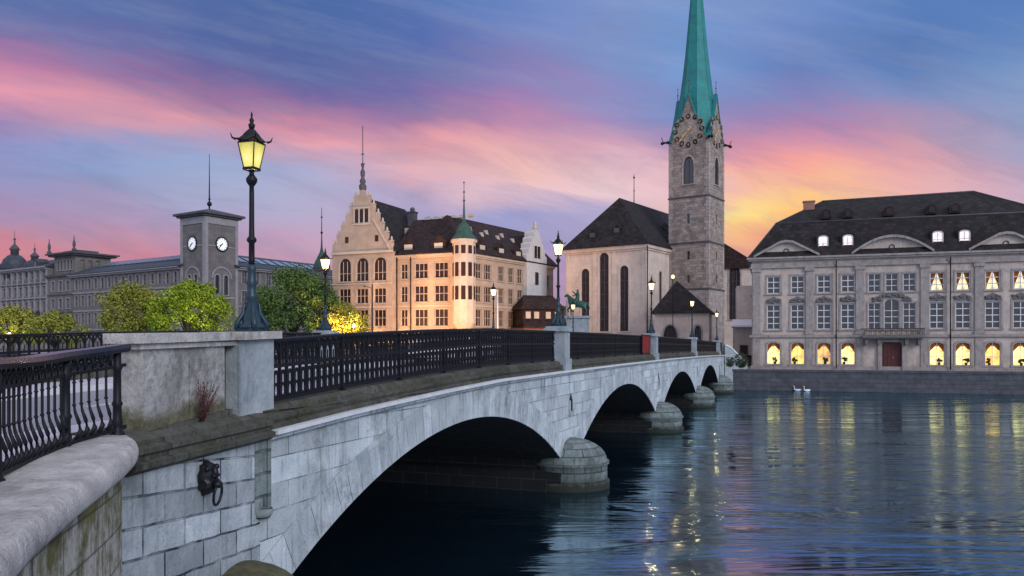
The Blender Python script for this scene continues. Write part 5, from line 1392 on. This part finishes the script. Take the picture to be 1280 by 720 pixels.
# white stepped gable of the right wing
gs = 13.9; GH = 4.6; mb = MB(); mb.M = Mrw @ Matrix.Translation((gs,-.5,0)); mb.box(0, 5.4, 0, .5, 6.2, HE+.2); mb.prism(stepped(5.4, GH, 5, 0, HE+.2), 0, 1.6)
g2 = mb.build('white_gable', 'white_plaster', th_all); g2['label'] = 'white plastered stepped gable'
mb = MB(); mb.M = Mrw @ Matrix.Translation((gs,-.5,0)); mb.box(1.9,3.5,-.04,0,HE+.6,HE+2.3); mb.build('gable_window', 'glass', g2); mb = MB(); mb.M = Mrw @ Matrix.Translation((gs,-.5,0)); mb.box(2.2,3.1,-.04,0,HE-3.2,HE-1.4); mb.build('gable_window', 'glass', g2)
mb = MB(); mb.M = Mrw @ Matrix.Translation((gs,-.5,0)); mb.box(1.75,1.9,-.1,0,HE+.5,HE+2.4); mb.box(3.5,3.65,-.1,0,HE+.5,HE+2.4); mb.box(2.65,2.75,-.08,-.04,HE+.6,HE+2.3)
mb.lathe([(.35,0),(.42,.25),(.2,.5),(.3,.8),(.01,1.2)], (2.7,.3,HE+GH+.1), 8); mb.build('gable_trim', 'stadt_pale', g2)
mb = MB(); ridge_roof(mb, Mrw @ Matrix.Translation((gs,0,0)), 0, 5.4, .9, 6, HE, HE+4.0, 0, 2); mb.build('gable_roof', 'tile_red', g2)
# corner turret
tx, ty = C_[0]-os_[0], C_[1]-os_[1]
mb = MB(); mb.lathe([(.1,2.1),(.9,3.1),(1.45,3.9),(1.5,4.1),(1.45,4.2),(1.45,13.9),(1.65,14.0),(1.65,14.3),(1.3,14.35)], (tx,ty,0), 10, smooth=False); tt = mb.build('corner_turret', 'stadt_pale', th_all)
for z, h_ in ((6.8,1.7),(9.7,1.7),(12.5,1.0)):
    for k_ in range(5, 10):
        mb = MB(); a = 2*math.pi*(k_+.5)/10; mb.M = Matrix.Translation((tx,ty,0)) @ Matrix.Rotation(a,4,'Z') @ Matrix.Translation((1.39,0,z)); mb.box(0,.03,-.27,.27,0,h_); mb.build('turret_window', 'glass_warm', tt)
mb = MB(); mb.lathe([(1.66,14.3),(1.5,14.6),(1.05,15.1),(.9,15.7),(.62,16.2),(.30,16.5),(.16,17.0),(.10,18.6),(.05,20.2)], (tx,ty,0), 10, smooth=False); tcap = mb.build('turret_cap', 'copper2', tt)
mb = MB(); ball(mb,(tx,ty,19.2),.16); ball(mb,(tx,ty,20.3),.14); mb.tube([(tx,ty,20),(tx,ty,21.6)],.04,5); ball(mb,(tx,ty,21.5),.12); mb.build('turret_finial', 'darkstone', tcap)

# small annex with brown roofs to the right of the white gable
ANX = (1.6, 104.5); oa = (ANX[0], ANX[1], GZ)
an = thing('annex_house', oa, 'low red brown house in front of the white stepped gable', 'building')
Man = frame(ANX, (.93,.36), oa, GZ)
ha_ = [(s, .6, 1.15, 1.9, 'rect') for s in (1.2, 3.4, 5.0)]
mb = MB(); block(mb, Man, 6.2, 5, 3.4, ha_, [], []); mb.build('wall', 'red_plaster', an)
for h_ in ha_: window(an, Man, *h_[:4], 'rect', 2, 2, .1, 'stadt_pale', 'stadt', 'glass_warm')
mb = MB(); mb.M = Man; mb.prism([(-.3,3.4),(6.5,3.4),(6.3,3.6),(-.1,3.6)], -.35, 5.3); mb.face([(-.3,-.35,3.6),(6.5,-.35,3.6),(6.2,1.2,4.6),(.3,1.2,4.6)]); mb.box(.3,6.2,1.1,5,3.6,6.0)
mb.face([(.0,.8,5.95),(6.4,.8,5.95),(5.4,3,7.9),(1.1,3,7.9)]); mb.face([(0,5.2,5.95),(0,.8,5.95),(1.1,3,7.9)]); mb.face([(6.4,.8,5.95),(6.4,5.2,5.95),(5.4,3,7.9)]); mb.face([(6.4,5.2,5.95),(0,5.2,5.95),(1.1,3,7.9),(5.4,3,7.9)])
mb.build('roof', 'tile_red', an)
mb = MB(); mb.M = Man
for s in (1.0, 2.2, 3.9, 5.2): mb = MB(); mb.M = Man; mb.box(s-.35, s+.35, 1.04, 1.1, 4.7, 5.6); mb.build('upper_window', 'stadt_pale', an)

# green onion-capped tower behind the trees
OT = (-29.5, 124.0); o1 = (OT[0], OT[1], GZ)
on = thing('onion_turret', o1, 'slender turret with dark green bell cap and needle spire between trees and town hall', 'tower')
mb = MB(); mb.lathe([(.95,0),(.95,12.6),(1.2,12.7),(1.2,13.0)], seg=8, smooth=False); mb.build('wall', 'post', on)
mb = MB(); mb.lathe([(1.35,13.0),(1.3,13.5),(1.0,14.2),(.62,14.9),(.30,15.6),(.15,16.4),(.09,18.0),(.04,22.5)], seg=8, smooth=False); c_ = mb.build('cap', 'copper2', on)
mb = MB(); ball(mb,(0,0,18.6),.2); ball(mb,(0,0,21.0),.15); mb.build('finial', 'iron', c_)

# ================================================================== POST BUILDING WITH CLOCK TOWER (left)
al = R(57); er = (math.cos(al), math.sin(al)); el_ = (-math.sin(al), math.cos(al))
TP = (-49.9, 130.0); TWp = 6.4
TPL = (TP[0]+TWp*el_[0], TP[1]+TWp*el_[1]); opb = (TPL[0], TPL[1], GZ)
pt_ = thing('clock_tower', opb, 'square dark grey tower with two lit white clock faces and flat overhanging roof', 'tower')
MpL = frame(TPL, (-el_[0], -el_[1]), opb, GZ); MpR = frame(TP, er, opb, GZ)
wv = [(TWp/2-.85, 9.5, .8, 3.3, 'round'), (TWp/2+.85, 9.5, .8, 3.3, 'round')]
mb = MB(); block(mb, MpL, TWp, TWp, 22.3, wv, wv, []); mb.build('wall', 'post', pt_)
for Mq in (MpL, MpL @ Matrix.Translation((TWp,0,0)) @ Matrix.Rotation(R(90),4,'Z')):
    for h_ in wv: window(pt_, Mq, *h_[:4], 'round', 1, 2, .2, 'darkstone', 'post_trim', 'glass')
    mb = MB(); mb.M = Mq
    mb.box(0,.55,-.12,0,0,22.2); mb.box(TWp-.55,TWp,-.12,0,0,22.2); mb.box(.55,TWp-.55,-.12,0,21.1,22.2); mb.box(.55,TWp-.55,-.14,0,8.9,9.2); mb.box(.55,TWp-.55,-.1,0,17.4,17.6)
    for k_ in range(9):
        a0, a1 = math.pi*k_/9, math.pi*(k_+1)/9
        mb.prism([(TWp/2+2.0*math.cos(a0),12.2+2.0*math.sin(a0)),(TWp/2+2.0*math.cos(a1),12.2+2.0*math.sin(a1)),(TWp/2+1.75*math.cos(a1),12.2+1.75*math.sin(a1)),(TWp/2+1.75*math.cos(a0),12.2+1.75*math.sin(a0))], -.12, 0)
    mb.build('mouldings', 'post_trim', pt_)
    Mk = Mq @ Matrix.Translation((TWp/2,-.05,17.9))
    mb = MB(); mb.M = Mk @ Matrix.Rotation(R(90),4,'X'); mb.lathe([(1.06,0),(1.06,.06),(.001,.06)], seg=28, smooth=False); ck = mb.build('clock_face', 'clockface', pt_)
    mb = MB(); mb.M = Mk @ Matrix.Rotation(R(90),4,'X'); mb.lathe([(1.26,0),(1.26,.12),(1.04,.12),(1.04,0)], seg=28, smooth=False); mb.build('clock_rim', 'iron', ck)
    mb = MB()
    for q in range(12): mb.M = Mk @ Matrix.Rotation(R(30)*q,4,'Y'); mb.box(-.05,.05,-.08,-.06,.8,1.0)
    mb.build('hour_marks', 'iron', ck)
    for a_, ln, wd in ((R(222), .9, .05), (R(235), .58, .08)):
        mb = MB(); mb.M = Mk @ Matrix.Rotation(a_,4,'Y'); mb.box(-wd,wd,-.12,-.09,-.2,ln); mb.build('clock_hand', 'iron', ck)
mb = MB(); mb.M = MpL
mb.box(-.5,TWp+.5,-.5,TWp+.5,22.3,22.6); mb.box(-.9,TWp+.9,-.9,TWp+.9,22.6,22.95)
q_ = [(-.9,-.9,22.95),(TWp+.9,-.9,22.95),(TWp+.9,TWp+.9,22.95),(-.9,TWp+.9,22.95)]
for i in range(4): mb.face([q_[i], q_[(i+1)%4], (TWp/2,TWp/2,24.1)])
mb.build('roof', 'darkstone', pt_)
mb = MB(); mb.M = MpL; mb.tube([(TWp/2,TWp/2,24),(TWp/2,TWp/2,33.3)],.08,5,rad=[.14,.04]); ball(mb,(TWp/2,TWp/2,24.9),.42); ball(mb,(TWp/2,TWp/2,25.7),.2); mb.build('mast', 'iron', pt_)

def grid_holes(L_, n_, rows, w_, kind='rect', m=1.4):
    return [(m+(L_-2*m)*i/(n_-1), z, w_, h_, k_) for i in range(n_) for z, h_, k_ in rows]
# long left wing
LWg = 33.5; PW = (TPL[0]+LWg*el_[0], TPL[1]+LWg*el_[1]); opw = (PW[0], PW[1], GZ)
pw = thing('office_building', opw, 'long dark grey stone building with glazed roof, left of the clock tower', 'building')
Mpw = frame(PW, (-el_[0],-el_[1]), opw, GZ)
hp_ = grid_holes(LWg, 15, [(11.6,2.0,'round'),(8.4,2.0,'rect'),(5.0,2.1,'rect'),(1.4,2.2,'round')], 1.1)
mb = MB(); block(mb, Mpw, LWg, 12, 14.4, hp_, [], []); mb.build('wall', 'post', pw)
for h_ in hp_: window(pw, Mpw, *h_[:4], h_[4], 2, 2, .15, 'post_trim', 'post_trim', 'glass', sill=False)
mb = MB(); mb.M = Mpw
for z0, z1, o_ in ((3.9,4.2,.15),(7.4,7.7,.15),(10.8,11.1,.15),(13.9,14.2,.4),(14.2,14.5,.7)): mb.box(-o_, LWg, -o_, 0, z0, z1)
mb.build('cornice', 'post_trim', pw)
mb = MB(); hip(mb, Mpw, LWg, 12, 14.5, 17.3, 3, 0, .7); rr = mb.build('roof', 'slate', pw)
mb = MB(); mb.M = Mpw
for i in range(16):
    s = 4+i*1.85; mb.face([(s,2.6,16.05),(s+1.3,2.6,16.05),(s+1.3,5.0,17.05),(s,5.0,17.05)])
mb.build('skylights', 'skylight', rr)
# right wing
PR0 = (TP[0]+TWp*er[0], TP[1]+TWp*er[1]); opr = (PR0[0], PR0[1], GZ); LRg = 26
pr_ = thing('office_building', opr, 'grey stone wing with blue grey roof behind the dark green tree', 'building')
Mpr = frame(PR0, er, opr, GZ)
hq = grid_holes(LRg, 10, [(11.6,2.2,'rect'),(8.4,2.0,'rect'),(5.0,2.0,'rect'),(1.4,2.2,'rect')], 1.1)
mb = MB(); block(mb, Mpr, LRg, 12, 14.4, hq, [], []); mb.build('wall', 'post', pr_)
for h_ in hq: window(pr_, Mpr, *h_[:4], h_[4], 2, 2, .15, 'post_trim', 'post_trim', 'glass', sill=False)
mb = MB(); mb.M = Mpr
for z0, z1, o_ in ((4.2,4.5,.15),(7.6,7.8,.15),(13.9,14.2,.4),(14.2,14.5,.7)): mb.box(0, LRg, -o_, 0, z0, z1)
mb.build('cornice', 'post_trim', pr_)
mb = MB(); hip(mb, Mpr, LRg, 12, 14.5, 17.2, 0, 3, .7); rr = mb.build('roof', 'slate', pr_)
mb = MB(); mb.M = Mpr
for i in range(10): s = 2+i*2.2; mb.face([(s,1.8,15.62),(s+1.5,1.8,15.62),(s+1.5,4.4,16.68),(s,4.4,16.68)])
mb.build('skylights', 'skylight', rr)
# belvedere corner pavilion
BV = (PW[0]+9*el_[0], PW[1]+9*el_[1]); ob_ = (BV[0], BV[1], GZ)
bv = thing('corner_pavilion', ob_, 'grey corner pavilion with flat belvedere roof between the long wing and the domed building', 'building')
Mb_ = frame(BV, (-el_[0],-el_[1]), ob_, GZ)
hb = grid_holes(9.4, 3, [(11.6,1.9,'rect'),(8.2,1.9,'rect'),(4.8,2.2,'rect'),(1.2,2.4,'round')], 1.2, m=2)
mb = MB(); block(mb, Mb_, 9.4, 12, 14.8, hb, [], []); mb.build('wall', 'post', bv)
for h_ in hb: window(bv, Mb_, *h_[:4], h_[4], 2, 2, .2, 'post_trim', 'post_trim', 'glass')
hb2 = [(s, 15.7, .8, 1.9, 'rect') for s in (1.4,2.6,3.8,5.0,6.2)]
M2_ = Mb_ @ Matrix.Translation((.9,.8,0)); mb = MB(); block(mb, M2_, 7.6, 7, 18.4, hb2, [(s,15.7,.8,1.9,'rect') for s in (1.4,2.9,4.4)], [], 14.8); mb.build('belvedere', 'post', bv)
for h_ in hb2: window(bv, M2_, *h_[:4], 'rect', 1, 2, .1, 'post_trim', 'post_trim', 'glass')
mb = MB(); mb.M = Mb_; mb.box(-.3,9.4,-.4,0,14.4,14.8); mb.box(0,9.4,-.15,0,7.4,7.7); mb.box(0,9.4,-.15,0,10.8,11.0); mb.box(.1,9.3,.0,8.6,18.4,18.7); mb.box(-.3,9.7,-.4,9,18.7,19.0); mb.box(2,7.4,2,6,19.0,19.6); mb.build('flat_roof', 'darkstone', bv)
for x in (.2, 9.2):
    mb = MB(); mb.M = Mb_; mb.lathe([(.35,0),(.45,.4),(.2,.7),(.3,1.2),(.25,1.8),(.12,2.1),(.05,3.0)], (x,.2,19.0), 8); mb.build('roof_statue', 'darkstone', bv)
# domed building at the far left
DM = (BV[0]+30*el_[0], BV[1]+30*el_[1]); od = (DM[0], DM[1], GZ)
dmb = thing('domed_building', od, 'ornate blue grey building with dark domes at the far left edge', 'building')
Md = frame(DM, (-el_[0],-el_[1]), od, GZ)
hd_ = grid_holes(30, 13, [(14.3,1.6,'rect'),(11.0,1.9,'rect'),(7.6,2.3,'round'),(4.4,2.1,'rect'),(1.0,2.4,'rect')], 1.2)
mb = MB(); block(mb, Md, 30, 12, 16.6, hd_, [], []); mb.build('wall', 'post', dmb)
for h_ in hd_: window(dmb, Md, *h_[:4], h_[4], 2, 2, .16, 'post_trim', 'post_trim', 'glass', sill=False)
mb = MB(); mb.M = Md
for z0, z1, o_ in ((3.7,3.95,.25),(7.0,7.3,.35),(10.4,10.7,.3),(13.4,13.6,.3),(16.1,16.4,.4),(16.4,16.7,.7)): mb.box(-o_, 30, -o_, 0, z0, z1)
for i in range(14): s = .25+i*2.27; mb.box(s-.16,s+.16,-.2,0,.5,16.1)
mb.build('cornice', 'post_trim', dmb)
mb = MB(); mb.M = Md
for i in range(12): s = 1.4+i*2.27; mb.box(s, s+1.6, -.55, -.5, 7.3, 7.9); mb.box(s, s+1.6, -.55, 0, 7.2, 7.3)
mb.build('balcony', 'iron', dmb)
mb = MB(); hip(mb, Md, 30, 12, 16.7, 19.0, 3, 2, .5); rr = mb.build('roof', 'slate', dmb)
def s_at(px):
    q = (px-640)/F; e_ = (-el_[0], -el_[1]); return (q*DM[1]-DM[0])/(e_[0]-q*e_[1])
for s, r_, zb, k_ in ((s_at(8),2.3,15.0,1.05),(s_at(33),2.0,15.0,.72)):
    mb = MB(); mb.M = Md; mb.lathe([(r_*.8,0),(r_*.8,1.6*k_),(r_,1.7*k_),(r_,2.0*k_),(r_*1.06,2.8*k_),(r_*.9,3.8*k_),(r_*.55,4.6*k_),(r_*.35,4.8*k_)], (s,1.6,zb), 12); dm = mb.build('dome', 'slate', rr)
    mb = MB(); mb.M = Md; mb.lathe([(r_*.33,4.7*k_),(r_*.33,5.7*k_),(r_*.45,5.8*k_),(r_*.3,6.4*k_),(.2,6.9*k_),(.12,7.6*k_),(.3,7.9*k_),(.05,8.2*k_),(.04,9.6*k_)], (s,1.6,zb), 10); mb.build('dome_lantern', 'darkstone', dm)
for s in (4, 8, 12, 25):
    mb = MB(); mb.M = Md; mb.prism([(s-.9,16.7),(s+.9,16.7),(s+.9,17.8),(s,18.5),(s-.9,17.8)], .2, 2.5); dm = mb.build('dormer', 'slate', rr)
    mb = MB(); mb.M = Md; mb.box(s-.4,s+.4,.12,.2,16.9,17.7); mb.build('window', 'glass', dm)

# ================================================================== TREES
def tree(x, y, z0, hgt, rx, ry, leafmat, label, seed, nleaf=5200, ls=.30, group=None, trunk_h=.3):
    random.seed(seed)
    o = thing('tree', (x, y, z0), label, 'tree', group)
    mb = MB(); th0 = hgt*trunk_h
    mb.tube([(0,0,-.1),(.05,0,th0*.5),(0,.05,th0),(.1,0,hgt*.62)], .2, 8, rad=[.26,.2,.17,.06])
    tips = []
    cz_ = hgt*(.5+trunk_h*.3); rz_ = hgt-cz_
    nb = 11
    for i in range(nb):
        a = 2*math.pi*i/nb+random.uniform(-.3,.3); el2 = random.uniform(.1,1.2); k_ = random.uniform(.6,.9)
        e_ = Vector((math.cos(a)*math.cos(el2)*rx*k_, math.sin(a)*math.cos(el2)*ry*k_, cz_-th0+math.sin(el2)*rz_*k_))
        s_ = Vector((0,0,th0*random.uniform(.75,1.15))); e2 = Vector((e_.x, e_.y, e_.z+th0))
        mid = s_.lerp(e2,.5)+Vector((0,0,-.25)); mb.tube([s_, mid, e2], .08, 5, rad=[.11,.07,.025])
    mb.build('trunk', 'bark', o)
    clumps = []
    while len(clumps) < 80:
        a = random.uniform(0, 2*math.pi); el2 = random.uniform(-.75, 1.5); k_ = random.uniform(.45, 1.0)**.6
        c = Vector((math.cos(a)*math.cos(el2)*rx*k_, math.sin(a)*math.cos(el2)*ry*k_, cz_+math.sin(el2)*rz_*k_*(1 if el2 > 0 else .95)))
        clumps.append((c, random.uniform(.20,.34)*min(rx, rz_)))
    mb = MB(); V = mb.v; Fc = mb.f
    for i in range(nleaf):
        c, r_ = random.choice(clumps)
        dv = Vector((random.gauss(0,1), random.gauss(0,1), random.gauss(0,1))); dv.normalize()
        p = c+dv*r_*random.uniform(.5,1.12)*Vector((1,1,.8)).length/1.62
        nn = (dv+Vector((random.gauss(0,.5),random.gauss(0,.5),random.gauss(.3,.5)))).normalized()
        t = nn.orthogonal().normalized(); t = (Matrix.Rotation(random.uniform(0,6.28),3,nn) @ t); b_ = nn.cross(t); s2 = ls*random.uniform(.55,1.1)
        j = len(V); V += [p-t*s2*.5, p+b_*s2*.32, p+t*s2*.5, p-b_*s2*.32]; Fc.append([j,j+1,j+2,j+3]); mb.uv.append([(0,0),(1,0),(1,1),(0,1)]); mb.sm.append(False)
    mb.build('crown', leafmat, o)
    return o
tree(-39.5, 98, 3.3, 8.4, 5.0, 3.6, 'leaf_bright', 'bright yellow green tree right in front of the clock tower', 21, 15000, .36, 'trees on the far quay', .22)
tree(-48, 101, 3.3, 8.7, 4.0, 3.2, 'leaf_olive', 'olive green tree beside and left of the bright yellow green one', 22, 10000, .36, 'trees on the far quay', .22)
tree(-55.5, 97, 3.3, 5.0, 3.4, 2.8, 'leaf_olive', 'low olive tree below the belvedere pavilion', 23, 8000, .34, 'trees on the far quay', .2)
tree(-62.5, 100, 3.3, 5.6, 4.0, 3.0, 'leaf_olive', 'low olive tree at the left edge below the domed building', 24, 8500, .34, 'trees on the far quay', .2)
tree(-69.5, 103, 3.3, 5.0, 3.6, 3.0, 'leaf_bright', 'leftmost low yellow green tree on the far quay', 29, 5000, .34, 'trees on the far quay', .2)
tree(-28.2, 103, 3.3, 10.6, 5.3, 4.0, 'leaf_dark', 'large dark green tree behind the big lamp, left of the town hall', 25, 19000, .34, 'trees on the far quay', .2)
tree(-20.2, 98, 3.3, 6.0, 2.5, 2.2, 'leaf_olive', 'small lamp lit tree in front of the town hall gable', 26, 6500, .28, 'trees on the far quay', .25)
tree(-23.4, 100, 3.3, 7.4, 2.6, 2.4, 'leaf_dark', 'small dark tree between the large green tree and town hall', 27, 5500, .32, 'trees on the far quay', .25)
def shrub(x, y, z0, r_, h_, label, seed):
    random.seed(seed); o = thing('shrub', (x,y,z0), label, 'shrub'); mb = MB()
    for i in range(7): a = i*.9; mb.tube([(0,0,0),(math.cos(a)*r_*.5,math.sin(a)*r_*.5,h_*.8)], .03, 4)
    mb.build('stems', 'bark', o); mb = MB()
    for i in range(1500):
        dv = Vector((random.gauss(0,1),random.gauss(0,1),random.gauss(0,1))).normalized(); p = Vector((dv.x*r_, dv.y*r_, h_*.5+dv.z*h_*.5))*random.uniform(.55,1.1)
        t = dv.orthogonal().normalized()*.1; b_ = dv.cross(t); mb.face([p-t, p+b_*.7, p+t, p-b_*.7], [(0,0),(1,0),(1,1),(0,1)])
    mb.build('leaves', 'leaf_shrub', o)
shrub(22.6, 80.2, 2.04, 1.1, 1.7, 'dark shrub at the foot of the bridge beside the quay wall', 31)
shrub(21.3, 79.6, 2.04, .8, 1.4, 'smaller dark shrub right against the last bridge pier', 32)

# stair parapet descending from the bridge end to the lower quay
so_ = thing('stair_wall', (20.9, 79.0, 2.0), 'stone stair parapet sloping down from the bridge end to the quay', 'wall')
mb = MB(); mb.M = Matrix.Rotation(math.atan2(1.0,2.2),4,'Z'); mb.prism([(0,-2.0),(2.8,-2.0),(2.8,.5),(.6,2.2),(0,2.4)], -.2,.2); mb.build('wall', 'pillar', so_)
mb = MB(); mb.M = Matrix.Rotation(math.atan2(1.0,2.2),4,'Z'); mb.prism([(0,2.4),(.6,2.2),(2.8,.5),(2.8,.65),(.65,2.36),(0,2.56)], -.27,.27); mb.build('coping', 'ledge', so_)
mb = MB(); mb.M = Matrix.Translation((20.4-20.9, 78.6-79, 0)); mb.box(-.9,.3,-.1,3,-2,1.45); mb.build('end_pier', 'foot', so_)

# rider statue on its plinth
sp_ = Vector((7.3, 88.5, 3.3))
st_ = thing('rider_statue', sp_, 'green bronze statue of a rider on horseback beside the second bridge lamp', 'statue', None, R(160))
mb = MB(); mb.box(-.9,.9,-.5,.5,0,3.3); mb.box(-1.05,1.05,-.62,.62,3.3,3.5); mb.box(-1.1,1.1,-.7,.7,0,.5); mb.build('plinth', 'pillar', st_)
def skin(name, verts, edges, radii, mat, parent, sub=2):
    me = bpy.data.meshes.new(name); me.from_pydata(verts, edges, []); o = bpy.data.objects.new(name, me); COL.objects.link(o); o.parent = parent
    sm = o.modifiers.new('skin','SKIN'); 
    for i, r_ in enumerate(radii): me.skin_vertices[0].data[i].radius = (r_, r_)
    me.skin_vertices[0].data[0].use_root = True
    o.modifiers.new('sub','SUBSURF').levels = sub; o.modifiers[-1].render_levels = sub; me.materials.append(M[mat])
    sm.use_smooth_shade = True
    return o
z1 = 3.5; st_.scale = (1.25,)*3
hv = [(-.55,0,z1+1.15),(.0,0,z1+1.1),(.5,0,z1+1.2),(.80,0,z1+1.6),(.95,0,z1+1.9),(1.25,0,z1+1.72),
      (-.65,.2,z1+.75),(-.85,.2,z1+.42),(-.75,.2,z1+.02),(-.6,-.2,z1+.75),(-.72,-.2,z1+.42),(-.55,-.2,z1+.02),
      (.55,.18,z1+.7),(.6,.18,z1+.36),(.55,.18,z1+.02),(.75,-.18,z1+.8),(1.0,-.18,z1+.6),(.92,-.18,z1+.35),
      (-.85,0,z1+1.15),(-1.05,0,z1+.6)]
he = [(0,1),(1,2),(2,3),(3,4),(4,5),(0,6),(6,7),(7,8),(0,9),(9,10),(10,11),(2,12),(12,13),(13,14),(2,15),(15,16),(16,17),(0,18),(18,19)]
skin('horse', hv, he, [.33,.32,.32,.2,.15,.09,.15,.07,.06,.15,.07,.06,.12,.07,.06,.12,.07,.06,.06,.07], 'greenbronze', st_)
rv = [(0,0,z1+1.45),(0,0,z1+1.8),(.02,0,z1+2.05),(.03,0,z1+2.2),(.05,0,z1+2.38),(.05,.22,z1+2.0),(.25,.32,z1+1.75),(.5,.25,z1+1.8),(.05,-.22,z1+2.0),(.35,-.35,z1+1.95),(.6,-.3,z1+2.25),(.2,.32,z1+1.25),(.25,.36,z1+.75),(.2,-.32,z1+1.25),(.25,-.36,z1+.75)]
re_ = [(0,1),(1,2),(2,3),(3,4),(2,5),(5,6),(6,7),(2,8),(8,9),(9,10),(0,11),(11,12),(0,13),(13,14)]
skin('rider', rv, re_, [.2,.17,.18,.07,.12,.09,.06,.05,.09,.06,.05,.11,.07,.11,.07], 'greenbronze', st_)

# swans
for k_, (px_, y_) in enumerate(((997, 487), (1009, 487.5))):
    d_ = 4.4/((y_+2-HY)/F); p = PX(px_, d_); o = thing('swan', (p.x, p.y, 0), ['left white swan drifting at the foot of the quay wall','right white swan following along the quay wall'][k_], 'swan', 'swans by the quay', R(160+25*k_)); o.scale = (.62,.62,.62)
    skin('body', [(-.5,0,.28),(-.25,0,.18),(.1,0,.16),(.38,0,.2),(.50,0,.42),(.44,0,.66),(.52,0,.82),(.64,0,.80)], [(i,i+1) for i in range(7)], [.06,.2,.22,.13,.055,.045,.06,.035], 'swan', o)
    mb = MB(); mb.tube([(.66,0,.80),(.78,0,.77)], .02, 5, rad=[.03,.012]); mb.build('beak', 'beak', o)

# ================================================================== lit lamps of the place
def quay_lamp(x, y, label, power=900, h_=4.2, col=(1,.62,.26)):
    o = thing('quay_lamp', (x, y, 3.3), label, 'street lamp')
    mb = MB(); mb.lathe([(.16,0),(.16,.3),(.07,.5),(.05,1.0),(.04,h_-.3),(.07,h_-.2)], seg=8); mb.build('pole', 'iron', o)
    mb = MB(); ball(mb,(0,0,h_+.05),.2); mb.build('globe', 'lantern_far', o)
    ld = bpy.data.lights.new('lamp_light','POINT'); lo = bpy.data.objects.new('lamp_light', ld); COL.objects.link(lo); lo.parent = o; lo.location = (0,0,h_+.35)
    ld.energy = power; ld.color = col; ld.shadow_soft_size = .25
    return o
def uplight(x, y, tx_, ty_, tz_, label, power, col=(1,.50,.19)):
    o = thing('floodlight', (x, y, 3.3), label, 'floodlight', 'floodlights washing the town hall')
    mb = MB(); mb.box(-.2,.2,-.15,.15,.1,.4); mb.build('housing', 'iron', o)
    mb = MB(); mb.box(-.03,.03,-.03,.03,0,.1); mb.build('bracket', 'iron', o)
    ld = bpy.data.lights.new('beam','SPOT'); lo = bpy.data.objects.new('beam', ld); COL.objects.link(lo); lo.parent = o; lo.location = (0,0,.5)
    lo.rotation_euler = Vector((tx_-x, ty_-y, tz_-3.8)).to_track_quat('-Z','Y').to_euler(); ld.energy = power; ld.color = col; ld.spot_size = R(110); ld.spot_blend = .8; ld.shadow_soft_size = .3
    return o
uplight(-21.0, 94.3, -18.5, 105.0, 14, 'floodlight on the ground before the stepped gable', 19000)
uplight(-12.0, 91.0, -10.5, 102, 14, 'floodlight on the ground before the ochre main facade', 16000)
uplight(2.0, 90.5, -1.0, 107, 13, 'floodlight on the ground facing the right wing of the town hall', 9000)
quay_lamp(-19.0, 96.3, 'globe lamp glowing beside the small tree at the stepped gable', 320, 3.4, (1,.8,.3))
quay_lamp(-37.0, 93.0, 'globe lamp standing before the bright yellow green tree', 420, 2.6, (1,.85,.35))
quay_lamp(-60.0, 95.5, 'globe lamp among the low olive trees at the left', 500, 2.4, (1,.85,.4))
quay_lamp(18.6, 92.5, 'globe lamp glowing high above the church porch', 160, 9.0)

def mast(x, y, h_, label, mat='white'):
    o = thing('pole', (x, y, 3.3), label, 'pole')
    mb = MB(); mb.lathe([(.16,0),(.16,.4),(.11,.5),(.08,h_),(.02,h_+.1)], seg=8); mb.build('shaft', mat, o)
    mb = MB(); mb.tube([(0,0,h_-.5),(-.9,.2,h_-.2)], .035, 5); ball(mb,(-.95,.2,h_-.25),.1); mb.build('arm', 'iron', o)
mast(-1.7, 93.5, 7.6, 'white pole standing in front of the right wing of the town hall')
mast(-16.6, 95.0, 8.4, 'thin dark pole in front of the stepped gable windows', 'iron')
